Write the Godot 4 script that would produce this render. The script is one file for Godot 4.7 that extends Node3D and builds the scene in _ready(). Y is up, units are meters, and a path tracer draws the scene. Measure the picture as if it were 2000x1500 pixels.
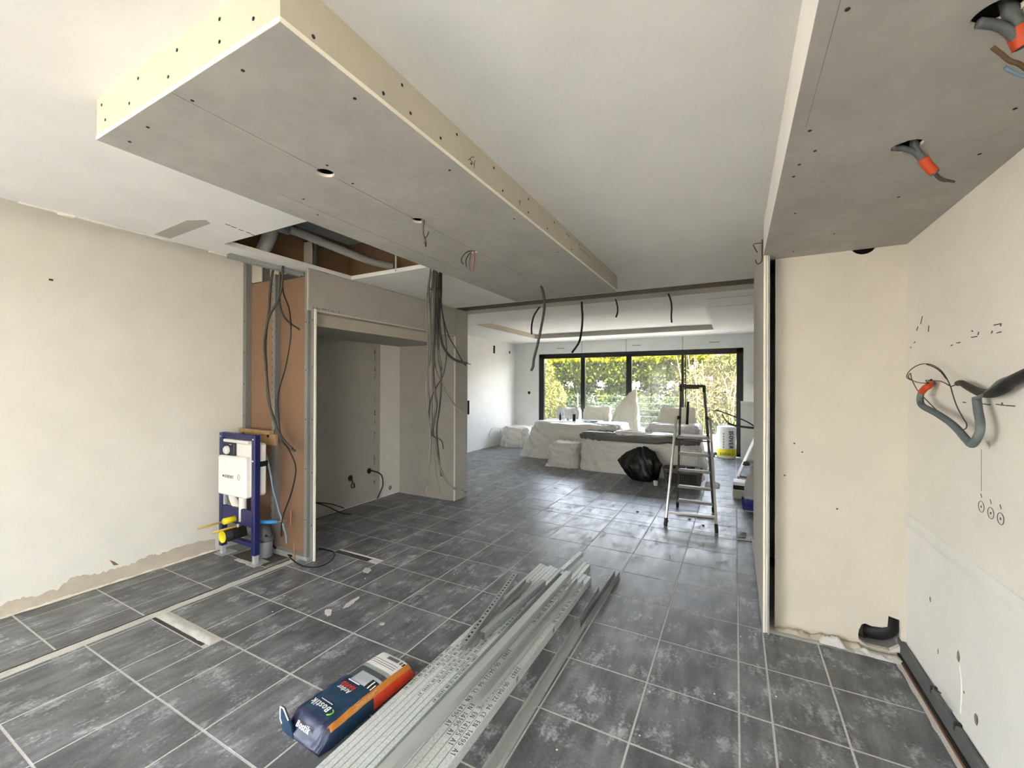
extends Node3D
# A house under renovation: kitchen end with a plasterboard ceiling box, an open stud wall, a niche, and the living room beyond.

const CEIL := 2.49
const XL := -4.15          # left wall
const XR := 0.84           # right wall
const ZW := -10.1          # window wall
const ZR := 4.5            # wall behind the camera

var M := {}
var used := {}
var rng := RandomNumberGenerator.new()
var cam: Camera3D
var font: SystemFont
var font_mono: SystemFont

# ---------------------------------------------------------------- helpers: nodes
func numbered(n: String) -> String:
	if not used.has(n):
		used[n] = 0
		return n
	used[n] += 1
	return "%s_%03d" % [n, used[n]]

func thing(called: String, label: String, category: String, at := Vector3.ZERO, group := "") -> Node3D:
	var o := Node3D.new()
	o.name = numbered(called)
	add_child(o)
	o.position = at
	o.set_meta("label", label)
	o.set_meta("category", category)
	if group != "":
		o.set_meta("group", group)
	return o

func structure(called: String, label: String, category: String, at := Vector3.ZERO) -> Node3D:
	var o := thing(called, label, category, at)
	o.set_meta("kind", "structure")
	return o

# a part whose mesh is given in world coordinates
func part(parent: Node3D, called: String, mesh: Mesh, m: Material, label := "") -> MeshInstance3D:
	var o := MeshInstance3D.new()
	o.name = called
	o.mesh = mesh
	o.material_override = m
	o.cast_shadow = GeometryInstance3D.SHADOW_CASTING_SETTING_ON
	parent.add_child(o, true)
	if parent.get_parent() == self:
		o.transform = parent.transform.affine_inverse()
	if label != "":
		o.set_meta("label", label)
	return o

# a part in the parent's own coordinates
func lpart(parent: Node3D, called: String, mesh: Mesh, m: Material, xf := Transform3D.IDENTITY) -> MeshInstance3D:
	var o := MeshInstance3D.new()
	o.name = called
	o.mesh = mesh
	o.material_override = m
	parent.add_child(o, true)
	o.transform = xf
	return o

# ---------------------------------------------------------------- helpers: meshes
func new_st(smooth := false) -> SurfaceTool:
	var st := SurfaceTool.new()
	st.begin(Mesh.PRIMITIVE_TRIANGLES)
	st.set_smooth_group(0 if smooth else -1)
	return st

func done(st: SurfaceTool) -> ArrayMesh:
	st.generate_normals()
	st.index()
	return st.commit()

func tri(st: SurfaceTool, a: Vector3, b: Vector3, c: Vector3) -> void:
	st.add_vertex(a); st.add_vertex(b); st.add_vertex(c)

func quad(st: SurfaceTool, a: Vector3, b: Vector3, c: Vector3, d: Vector3) -> void:
	tri(st, a, b, c)
	tri(st, a, c, d)

# box from corner a to corner b with chamfer c
func bx(st: SurfaceTool, a: Vector3, b: Vector3, c := 0.0, xf := Transform3D.IDENTITY) -> void:
	var lo := Vector3(min(a.x, b.x), min(a.y, b.y), min(a.z, b.z))
	var hi := Vector3(max(a.x, b.x), max(a.y, b.y), max(a.z, b.z))
	var s := hi - lo
	c = min(c, min(s.x, min(s.y, s.z)) * 0.45)
	var ctr := (lo + hi) * 0.5
	var h := s * 0.5
	var faces: Array = []
	for ax in 3:
		for sg in [-1.0, 1.0]:
			var u: int = (ax + 1) % 3
			var v: int = (ax + 2) % 3
			var p: Array = []
			for k in [[-1, -1], [1, -1], [1, 1], [-1, 1]]:
				var q := Vector3.ZERO
				q[ax] = sg * h[ax]
				q[u] = k[0] * (h[u] - c)
				q[v] = k[1] * (h[v] - c)
				p.append(q)
			faces.append(p)
	if c > 0.0:
		for ax in 3:
			var u2: int = (ax + 1) % 3
			var v2: int = (ax + 2) % 3
			for k in [[-1, -1], [1, -1], [1, 1], [-1, 1]]:
				var p2: Array = []
				for e in [[-1.0, 0], [1.0, 0], [1.0, 1], [-1.0, 1]]:
					var q2 := Vector3.ZERO
					q2[ax] = e[0] * (h[ax] - c)
					q2[u2] = k[0] * (h[u2] - (c if e[1] == 0 else 0.0))
					q2[v2] = k[1] * (h[v2] - (c if e[1] == 1 else 0.0))
					p2.append(q2)
				faces.append(p2)
		for i in 8:
			var sx := 1.0 if i & 1 else -1.0
			var sy := 1.0 if i & 2 else -1.0
			var sz := 1.0 if i & 4 else -1.0
			faces.append([Vector3(sx * h.x, sy * (h.y - c), sz * (h.z - c)), Vector3(sx * (h.x - c), sy * h.y, sz * (h.z - c)), Vector3(sx * (h.x - c), sy * (h.y - c), sz * h.z)])
	for p in faces:
		var n: Vector3 = (p[1] - p[0]).cross(p[2] - p[0])
		var mid: Vector3 = (p[0] + p[1] + p[2]) / 3.0
		var q: Array = p if n.dot(mid) < 0.0 else [p[0], p[2], p[1]] if p.size() == 3 else [p[0], p[3], p[2], p[1]]
		var w: Array = []
		for t in q:
			w.append(xf * (ctr + t))
		if w.size() == 3:
			tri(st, w[0], w[1], w[2])
		else:
			quad(st, w[0], w[1], w[2], w[3])

func box_mesh(a: Vector3, b: Vector3, c := 0.0) -> ArrayMesh:
	var st := new_st()
	bx(st, a, b, c)
	return done(st)

func curve(p: PackedVector3Array, n := 6) -> PackedVector3Array:
	var out := PackedVector3Array()
	for i in p.size() - 1:
		var a := p[max(i - 1, 0)]
		var b := p[i]
		var c := p[i + 1]
		var d := p[min(i + 2, p.size() - 1)]
		for k in n:
			out.append(b.cubic_interpolate(c, a, d, float(k) / n))
	out.append(p[p.size() - 1])
	return out

func tube(st: SurfaceTool, p: PackedVector3Array, r, sides := 8, caps := true) -> void:
	var n := p.size()
	var t := (p[1] - p[0]).normalized()
	var u := t.cross(Vector3.UP)
	if u.length() < 0.1:
		u = t.cross(Vector3.RIGHT)
	u = u.normalized()
	var rings: Array = []
	for i in n:
		var a := p[max(i - 1, 0)]
		var b := p[min(i + 1, n - 1)]
		t = (b - a).normalized()
		u = (u - t * u.dot(t)).normalized()
		var v := t.cross(u)
		var rr: float = r[i] if r is Array or r is PackedFloat32Array else r
		var ring := PackedVector3Array()
		for k in sides:
			var w := TAU * k / sides
			ring.append(p[i] + (u * cos(w) + v * sin(w)) * rr)
		rings.append(ring)
	for i in n - 1:
		for k in sides:
			var k2 := (k + 1) % sides
			quad(st, rings[i][k], rings[i + 1][k], rings[i + 1][k2], rings[i][k2])
	if caps:
		for k in sides:
			var k2 := (k + 1) % sides
			tri(st, p[0], rings[0][k], rings[0][k2])
			tri(st, p[n - 1], rings[n - 1][k2], rings[n - 1][k])

func tube_mesh(p: PackedVector3Array, r, sides := 8, n := 6) -> ArrayMesh:
	var st := new_st(true)
	tube(st, curve(p, n) if n > 1 else p, r, sides)
	return done(st)

func rod(a: Vector3, b: Vector3, r: float, sides := 10) -> ArrayMesh:
	return tube_mesh(PackedVector3Array([a, b]), r, sides, 1)

# corrugated conduit: ripples along a curve
func conduit_mesh(p: PackedVector3Array, r: float, pitch := 0.006, sides := 10) -> ArrayMesh:
	var c := curve(p, 10)
	var length := 0.0
	for i in c.size() - 1:
		length += c[i].distance_to(c[i + 1])
	var n: int = max(8, int(length / pitch) * 2)
	var q := PackedVector3Array()
	var rr: Array = []
	var acc := 0.0
	var j := 0
	for i in n + 1:
		var want := length * i / n
		while j < c.size() - 2 and acc + c[j].distance_to(c[j + 1]) < want:
			acc += c[j].distance_to(c[j + 1])
			j += 1
		var seg := c[j].distance_to(c[j + 1])
		q.append(c[j].lerp(c[j + 1], clamp((want - acc) / max(seg, 1e-6), 0.0, 1.0)))
		rr.append(r * (1.0 if i % 2 == 0 else 0.84))
	var st := new_st(true)
	tube(st, q, rr, sides)
	return done(st)

# surface of revolution about a vertical axis; profile of Vector2(radius, y)
func lathe(st: SurfaceTool, at: Vector3, prof: Array, sides := 20, xf := Transform3D.IDENTITY) -> void:
	for i in prof.size() - 1:
		for k in sides:
			var a := TAU * k / sides
			var b := TAU * (k + 1) / sides
			var p: Array = []
			for e in [[i, a], [i + 1, a], [i + 1, b], [i, b]]:
				var q: Vector2 = prof[e[0]]
				p.append(xf * (at + Vector3(q.x * cos(e[1]), q.y, q.x * sin(e[1]))))
			quad(st, p[3], p[2], p[1], p[0])

func lathe_mesh(at: Vector3, prof: Array, sides := 20, xf := Transform3D.IDENTITY) -> ArrayMesh:
	var st := new_st(true)
	lathe(st, at, prof, sides, xf)
	return done(st)

func loft(st: SurfaceTool, rings: Array, close_top := true, close_bottom := false) -> void:
	var n: int = rings[0].size()
	for i in rings.size() - 1:
		for k in n:
			var k2 := (k + 1) % n
			quad(st, rings[i][k], rings[i][k2], rings[i + 1][k2], rings[i + 1][k])
	if close_top or close_bottom:
		for e in ([rings.size() - 1] if close_top else []) + ([0] if close_bottom else []):
			var c := Vector3.ZERO
			for q in rings[e]:
				c += q
			c /= n
			for k in n:
				tri(st, rings[e][k], rings[e][(k + 1) % n], c)

# a sheet of plastic film over a block: cx, cz centre; rings of [y, half width, half depth, x shift, z shift] from floor to top; folds spread below
func film_cover(rings_in: Array, cx: float, cz: float, fold: float, sd: int, turn := 0.0) -> ArrayMesh:
	var nz := FastNoiseLite.new()
	nz.seed = sd
	nz.frequency = 1.0
	var n := 180
	var rings: Array = []
	var total: float = rings_in[rings_in.size() - 1][0]
	var fine: Array = []
	for i in rings_in.size() - 1:
		var steps := 9
		for k in steps:
			var f := float(k) / steps
			var row: Array = []
			for c in 5:
				row.append(lerp(float(rings_in[i][c]), float(rings_in[i + 1][c]), f))
			fine.append(row)
	fine.append(rings_in[rings_in.size() - 1])
	for row in fine:
		var ring := PackedVector3Array()
		var low: float = clamp(1.0 - row[0] / max(total, 0.01), 0.0, 1.0)
		for k in n:
			var a := TAU * k / n
			var ca := cos(a)
			var sa := sin(a)
			var x: float = sign(ca) * pow(abs(ca), 0.28) * row[1]
			var z: float = sign(sa) * pow(abs(sa), 0.28) * row[2]
			var w := nz.get_noise_2d(ca * 3.2 + 7.0, sa * 3.2) * 1.1 + nz.get_noise_2d(ca * 9.0, sa * 9.0 + 3.0) * 0.6
			var lean: float = row[0] * 2.2
			var wr := 1.1 * (0.45 - absf(nz.get_noise_3d(x * 3.4 + lean, row[0] * 2.6, z * 3.4 - lean)) * 2.0) + 0.8 * (0.4 - absf(nz.get_noise_3d(x * 8.0 - lean, row[0] * 5.0 + 9.0, z * 8.0 + lean)) * 2.0) + 0.35 * nz.get_noise_3d(x * 22.0, row[0] * 12.0, z * 22.0)
			var out: float = fold * (0.15 + low) * w + 0.026 * wr
			var sc: float = 1.0 + out / max(0.2, max(abs(row[1]), abs(row[2])))
			var y: float = row[0] + 0.02 * wr * (1.0 - low) + (0.02 * w if row[0] > 0.02 else 0.0)
			var q := Vector3(x * sc, max(0.002, y), z * sc).rotated(Vector3.UP, turn)
			ring.append(Vector3(cx + row[3], 0, cz + row[4]) + q)
		rings.append(ring)
	# close the top with wrinkled inner rings
	var last: PackedVector3Array = rings[rings.size() - 1]
	var mid := Vector3.ZERO
	for q in last:
		mid += q
	mid /= n
	for s in [0.94, 0.75, 0.5, 0.25, 0.06]:
		var ring2 := PackedVector3Array()
		for k in n:
			var p: Vector3 = mid.lerp(last[k], s)
			p.y += 0.010 + 0.022 * (0.4 - absf(nz.get_noise_2d(p.x * 6.0, p.z * 6.0)) * 2.0)
			ring2.append(p)
		rings.append(ring2)
	var st := new_st(true)
	loft(st, rings)
	return done(st)

# a prism of a polygon in the plane across an axis: pts are (u, v), from w0 to w1 along the axis
func prism(st: SurfaceTool, pts: PackedVector2Array, w0: float, w1: float, axis: int) -> void:
	var idx := Geometry2D.triangulate_polygon(pts)
	var at := func(p: Vector2, w: float) -> Vector3:
		return Vector3(w, p.y, p.x) if axis == 0 else Vector3(p.x, w, p.y) if axis == 1 else Vector3(p.x, p.y, w)
	for i in range(0, idx.size(), 3):
		tri(st, at.call(pts[idx[i]], w1), at.call(pts[idx[i + 1]], w1), at.call(pts[idx[i + 2]], w1))
		tri(st, at.call(pts[idx[i]], w0), at.call(pts[idx[i + 2]], w0), at.call(pts[idx[i + 1]], w0))
	for i in pts.size():
		var j := (i + 1) % pts.size()
		quad(st, at.call(pts[i], w0), at.call(pts[i], w1), at.call(pts[j], w1), at.call(pts[j], w0))

func lettering(parent: Node3D, text: String, m: Material, size: float, at: Vector3, right: Vector3, up: Vector3, mono := false, centred := true) -> MeshInstance3D:
	var tm := TextMesh.new()
	tm.text = text
	tm.font = font_mono if mono else font
	tm.font_size = 32
	tm.pixel_size = size / 32.0
	tm.depth = 0.0006
	tm.curve_step = 3.0
	tm.horizontal_alignment = HORIZONTAL_ALIGNMENT_CENTER if centred else HORIZONTAL_ALIGNMENT_LEFT
	var o := MeshInstance3D.new()
	o.name = "lettering"
	o.mesh = tm
	o.material_override = m
	parent.add_child(o, true)
	var w := Transform3D(Basis(right.normalized(), up.normalized(), right.cross(up).normalized()), at)
	o.transform = (parent.transform.affine_inverse() if parent.get_parent() == self else Transform3D.IDENTITY) * w
	return o

# ---------------------------------------------------------------- helpers: materials
func grey_noise(sd: int, freq: float, size: int, oct := 4, h := 0, ridged := false) -> PackedByteArray:
	var nz := FastNoiseLite.new()
	nz.seed = sd
	nz.noise_type = FastNoiseLite.TYPE_SIMPLEX_SMOOTH
	nz.frequency = freq
	nz.fractal_octaves = oct
	if ridged:
		nz.fractal_type = FastNoiseLite.FRACTAL_RIDGED
		nz.domain_warp_enabled = true
		nz.domain_warp_amplitude = 60.0
		nz.domain_warp_frequency = 0.012
	var im := nz.get_seamless_image(size, size if h == 0 else h)
	if h != 0:
		im.resize(size, size, Image.INTERPOLATE_CUBIC)
	im.convert(Image.FORMAT_L8)
	return im.get_data()

func smooth(a: float, b: float, x: float) -> float:
	var t: float = clamp((x - a) / (b - a), 0.0, 1.0)
	return t * t * (3.0 - 2.0 * t)

# a tint texture: two noises between lo and hi
func tint(sd: int, f1: float, f2: float, lo: float, hi: float, size := 512, h := 0) -> ImageTexture:
	var a := grey_noise(sd, f1, size, 4, h)
	var b := grey_noise(sd + 9, f2, size, 3, h)
	var d := PackedByteArray()
	d.resize(size * size)
	for i in size * size:
		d[i] = int(255.0 * clamp(lerp(lo, hi, (a[i] * 0.6 + b[i] * 0.4) / 255.0), 0.0, 1.0))
	return ImageTexture.create_from_image(Image.create_from_data(size, size, false, Image.FORMAT_L8, d))

func mat(c: Color, rough := 0.8, metal := 0.0) -> StandardMaterial3D:
	var m := StandardMaterial3D.new()
	m.albedo_color = c
	m.roughness = rough
	m.metallic = metal
	return m

func tri_mat(c: Color, tex: Texture2D, scale: float, rough := 0.8, metal := 0.0) -> StandardMaterial3D:
	var m := mat(c, rough, metal)
	m.albedo_texture = tex
	m.uv1_triplanar = true
	m.uv1_world_triplanar = true
	m.uv1_scale = Vector3.ONE * scale
	return m

func make_floor_textures() -> void:
	var n := 1024
	var cloud := grey_noise(11, 0.006, n, 5)
	var streak := grey_noise(12, 0.03, n, 4, 200)
	var streak2 := grey_noise(13, 0.05, n, 4, 300)
	var fine := grey_noise(14, 0.12, n, 2)
	var patch := grey_noise(15, 0.011, n, 5)
	var wisp := grey_noise(16, 0.014, n, 4, 520, true)
	var al := PackedByteArray(); al.resize(n * n * 3)
	var ro := PackedByteArray(); ro.resize(n * n)
	for i in n * n:
		var c := cloud[i] / 255.0
		var s := streak[i] / 255.0
		var s2 := streak2[i] / 255.0
		var f := fine[i] / 255.0
		var p := patch[i] / 255.0
		var g := 0.44 + 0.10 * (c - 0.5) + 0.15 * (s - 0.5) + 0.09 * (f - 0.5)
		var dust := smooth(0.53, 0.72, 0.5 * p + 0.35 * s2 + 0.15 * f) * 0.50 + smooth(0.50, 0.72, c) * 0.10
		dust += smooth(0.74, 0.86, f) * smooth(0.42, 0.62, p) * 0.45
		dust += smooth(0.66, 0.92, wisp[i] / 255.0) * smooth(0.36, 0.62, p) * 0.40
		dust = clamp(dust, 0.0, 0.85)
		g = lerp(g, 0.82, dust)
		al[i * 3] = int(255.0 * g * 0.975)
		al[i * 3 + 1] = int(255.0 * g)
		al[i * 3 + 2] = int(255.0 * min(1.0, g * 1.03))
		ro[i] = int(255.0 * clamp(0.30 + 0.10 * (f - 0.5) + 0.35 * dust + 0.12 * (1.0 - s), 0.24, 1.0))
	M.floor_albedo = ImageTexture.create_from_image(Image.create_from_data(n, n, false, Image.FORMAT_RGB8, al))
	M.floor_rough = ImageTexture.create_from_image(Image.create_from_data(n, n, false, Image.FORMAT_L8, ro))

func make_materials() -> void:
	make_floor_textures()
	var soft := tint(21, 0.01, 0.16, 0.955, 1.0)
	var blotch := tint(22, 0.012, 0.05, 0.88, 1.0)
	var wood := tint(23, 0.02, 0.1, 0.72, 1.0, 512, 64)
	var speck := tint(24, 0.09, 0.25, 0.72, 1.0)
	var spangle := tint(25, 0.05, 0.18, 0.78, 1.06)
	M.tiles = []
	for k in [0.93, 0.97, 1.0, 1.05]:
		var t := tri_mat(Color(k, k, k), M.floor_albedo, 0.42)
		t.roughness = 1.0
		t.roughness_texture = M.floor_rough
		t.roughness_texture_channel = BaseMaterial3D.TEXTURE_CHANNEL_RED
		M.tiles.append(t)
	M.grout = tri_mat(Color(0.95, 0.95, 0.94), speck, 1.7, 0.95)
	M.cement = tri_mat(Color(0.97, 0.965, 0.945), speck, 2.3, 0.95)
	M.screed = tri_mat(Color(0.36, 0.35, 0.33), speck, 2.9, 0.95)
	M.wall = tri_mat(Color(0.90, 0.89, 0.85), soft, 0.6, 0.92)
	M.wall_white = tri_mat(Color(0.90, 0.90, 0.88), soft, 0.6, 0.92)
	M.bare = tri_mat(Color(0.80, 0.76, 0.69), blotch, 0.9, 0.95)
	M.ceiling = tri_mat(Color(0.925, 0.92, 0.90), soft, 0.5, 0.92)
	M.board = tri_mat(Color(0.72, 0.705, 0.67), blotch, 0.45, 0.85)
	M.board_side = tri_mat(Color(0.755, 0.727, 0.66), soft, 0.7, 0.85)
	M.board_grey = tri_mat(Color(0.70, 0.685, 0.645), soft, 0.7, 0.85)
	M.plaster_core = tri_mat(Color(0.95, 0.93, 0.87), soft, 2.0, 0.9)
	M.brown_board = tri_mat(Color(0.54, 0.425, 0.33), soft, 1.1, 0.9)
	M.pine = tri_mat(Color(0.80, 0.66, 0.46), wood, 1.2, 0.7)
	M.brown_wood = tri_mat(Color(0.40, 0.31, 0.20), wood, 1.0, 0.8)
	M.insulation = tri_mat(Color(0.47, 0.37, 0.26), blotch, 1.3, 0.95)
	M.zinc = tri_mat(Color(0.93, 0.96, 0.96), spangle, 2.6, 0.45, 0.1)
	M.zinc_dull = tri_mat(Color(0.76, 0.78, 0.78), speck, 1.3, 0.5, 0.25)
	M.panel_cream = tri_mat(Color(0.84, 0.815, 0.76), soft, 0.6, 0.9)
	M.zinc_old = tri_mat(Color(0.60, 0.605, 0.585), speck, 1.3, 0.5, 0.25)
	M.zinc_plain = mat(Color(0.74, 0.76, 0.755), 0.42, 0.2)
	M.alu = mat(Color(0.82, 0.81, 0.78), 0.35, 0.9)
	M.alu_tread = mat(Color(0.55, 0.54, 0.51), 0.55, 0.5)
	M.alu_dark = mat(Color(0.45, 0.43, 0.40), 0.4, 0.85)
	M.black_alu = mat(Color(0.035, 0.035, 0.04), 0.45)
	M.black = mat(Color(0.03, 0.03, 0.03), 0.7)
	M.ink = mat(Color(0.12, 0.12, 0.12), 0.8)
	M.pencil = mat(Color(0.38, 0.37, 0.35), 0.9)
	M.dent = mat(Color(0.55, 0.52, 0.48), 0.9)
	M.cable_grey = mat(Color(0.25, 0.245, 0.22), 0.55)
	M.cable_lgrey = mat(Color(0.42, 0.41, 0.38), 0.55)
	M.cable_black = mat(Color(0.05, 0.05, 0.05), 0.5)
	M.conduit = mat(Color(0.42, 0.45, 0.45), 0.55)
	M.conduit_dark = mat(Color(0.36, 0.375, 0.37), 0.6)
	M.orange = mat(Color(0.74, 0.27, 0.11), 0.6)
	M.copper = mat(Color(0.70, 0.50, 0.40), 0.4, 0.6)
	M.red = mat(Color(0.75, 0.12, 0.12), 0.5)
	M.hose_blue = mat(Color(0.40, 0.50, 0.57), 0.4)
	M.pipe_blue = mat(Color(0.16, 0.50, 0.72), 0.4)
	M.frame_blue = mat(Color(0.10, 0.12, 0.34), 0.4)
	M.cistern = mat(Color(0.90, 0.89, 0.86), 0.4)
	M.cistern_front = mat(Color(0.96, 0.955, 0.93), 0.35)
	M.navy = mat(Color(0.11, 0.13, 0.20), 0.5)
	M.yellow = mat(Color(0.93, 0.86, 0.08), 0.4)
	M.yellow_pale = mat(Color(0.80, 0.70, 0.30), 0.5)
	M.pvc = mat(Color(0.50, 0.53, 0.54), 0.4)
	M.rubber = mat(Color(0.10, 0.10, 0.10), 0.6)
	M.film = mat(Color(0.88, 0.87, 0.84), 0.34)
	M.film.backlight = Color(0.35, 0.35, 0.34)
	M.film_warm = mat(Color(0.91, 0.89, 0.82), 0.4)
	M.film_warm.backlight = Color(0.5, 0.48, 0.42)
	M.cushion_grey = mat(Color(0.42, 0.42, 0.40), 0.6)
	M.white_plastic = mat(Color(0.92, 0.92, 0.91), 0.4)
	M.paper_white = mat(Color(0.90, 0.89, 0.86), 0.6)
	M.bin_bag = mat(Color(0.012, 0.012, 0.013), 0.42)
	M.crate = mat(Color(0.42, 0.42, 0.41), 0.6)
	M.duct = mat(Color(0.58, 0.57, 0.54), 0.7)
	M.glass = mat(Color(0.93, 0.97, 0.96, 0.06), 0.02)
	M.glass.transparency = BaseMaterial3D.TRANSPARENCY_ALPHA
	M.bottle = mat(Color(0.90, 0.94, 0.98, 0.35), 0.08)
	M.bottle.transparency = BaseMaterial3D.TRANSPARENCY_ALPHA
	M.terrace = tri_mat(Color(0.84, 0.78, 0.69), speck, 0.8, 0.9)
	M.soil = tri_mat(Color(0.34, 0.28, 0.22), speck, 0.9, 1.0)
	M.bark = tri_mat(Color(0.34, 0.27, 0.21), wood, 1.5, 0.95)
	M.brick_wall = tri_mat(Color(0.46, 0.32, 0.25), speck, 0.9, 0.9)
	M.render = tri_mat(Color(0.90, 0.90, 0.92), soft, 0.5, 0.9)
	M.fence = mat(Color(0.30, 0.31, 0.30), 0.5, 0.5)
	M.leaf = mat(Color(0.86, 0.86, 0.80), 0.9)
	M.leaf.metallic_specular = 0.15
	M.leaf.vertex_color_use_as_albedo = true
	M.leaf.backlight = Color(0.6, 0.64, 0.25)
	M.leaf_stem = mat(Color(0.62, 0.58, 0.34), 0.8)
	M.petal = mat(Color(0.90, 0.40, 0.52), 0.6)
	M.petal.backlight = Color(0.4, 0.3, 0.3)
	M.bag_blue = mat(Color(0.10, 0.22, 0.33), 0.45)
	M.bag_white = mat(Color(0.93, 0.93, 0.92), 0.5)
	M.bag_red = mat(Color(0.85, 0.22, 0.15), 0.5)
	M.bag_green = mat(Color(0.45, 0.70, 0.25), 0.5)
	M.sack_blue = mat(Color(0.12, 0.15, 0.42), 0.6)
	M.sack_grey = mat(Color(0.66, 0.65, 0.62), 0.7)

# ================================================================ the scene
func _ready() -> void:
	rng.seed = 20240
	# camera
	cam = Camera3D.new()
	cam.name = "camera"
	cam.position = Vector3(0, 1.5, 0)
	cam.rotation = Vector3(0.00266, 0.48831, 0.00371)
	cam.fov = rad_to_deg(2.0 * atan(750.0 / 820.86))
	cam.near = 0.02
	add_child(cam)
	# sky and exposure
	var env := Environment.new()
	var sky := Sky.new()
	var psm := ProceduralSkyMaterial.new()
	psm.sky_top_color = Color(0.66, 0.735, 0.845)
	psm.sky_horizon_color = Color(0.95, 0.94, 0.92)
	psm.sky_curve = 0.25
	psm.ground_bottom_color = Color(0.45, 0.43, 0.40)
	psm.ground_horizon_color = Color(0.80, 0.80, 0.78)
	psm.energy_multiplier = 2.6
	sky.sky_material = psm
	env.background_mode = Environment.BG_SKY
	env.sky = sky
	env.tonemap_mode = Environment.TONE_MAPPER_LINEAR
	env.tonemap_exposure = 15.0
	env.sdfgi_enabled = true
	env.ssao_enabled = true
	env.ssil_enabled = true
	var we := WorldEnvironment.new()
	we.name = "environment"
	we.environment = env
	add_child(we)
	# sun: high, from behind the camera, so it falls on the garden and on the terrace behind the kitchen
	var sun := DirectionalLight3D.new()
	sun.name = "sun"
	sun.light_energy = 2.2
	sun.light_color = Color(1.0, 0.92, 0.79)
	sun.light_angular_distance = 0.6
	sun.shadow_enabled = true
	add_child(sun)
	sun.look_at_from_position(Vector3(2.0, 9.0, 4.0), Vector3.ZERO)

	font = SystemFont.new()
	font.font_names = PackedStringArray(["Droid Sans"])
	font.font_weight = 700
	font_mono = SystemFont.new()
	font_mono.font_names = PackedStringArray(["Droid Sans Mono"])
	make_materials()

	build_floor()
	build_shell()
	build_ceiling()
	build_ceiling_box()
	build_soffit()
	build_stud_wall()
	build_niche()
	build_right_side()
	build_window()
	build_garden()
	build_toilet_frame()
	build_steel()
	build_bag()
	build_ladder()
	build_living_room()
	build_cables()
	build_right_wall_cables()
	build_small_things()

# ---------------------------------------------------------------- floor
func cut_rects(rects: Array, h: Rect2) -> Array:
	var out: Array = []
	for r in rects:
		if not r.intersects(h):
			out.append(r)
			continue
		var i: Rect2 = r.intersection(h)
		if i.position.x > r.position.x:
			out.append(Rect2(r.position.x, r.position.y, i.position.x - r.position.x, r.size.y))
		if i.end.x < r.end.x:
			out.append(Rect2(i.end.x, r.position.y, r.end.x - i.end.x, r.size.y))
		if i.position.y > r.position.y:
			out.append(Rect2(i.position.x, r.position.y, i.size.x, i.position.y - r.position.y))
		if i.end.y < r.end.y:
			out.append(Rect2(i.position.x, i.end.y, i.size.x, r.end.y - i.end.y))
	return out

func grid_rects(area: Rect2, ox: float, oz: float, sx: float, sz: float) -> Array:
	var out: Array = []
	for i in range(int(floor((area.position.x - ox) / sx)), int(ceil((area.end.x - ox) / sx))):
		for j in range(int(floor((area.position.y - oz) / sz)), int(ceil((area.end.y - oz) / sz))):
			var r := Rect2(ox + i * sx, oz + j * sz, sx, sz).intersection(area)
			if r.size.x > 0.012 and r.size.y > 0.012:
				out.append(r)
	return out

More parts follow.
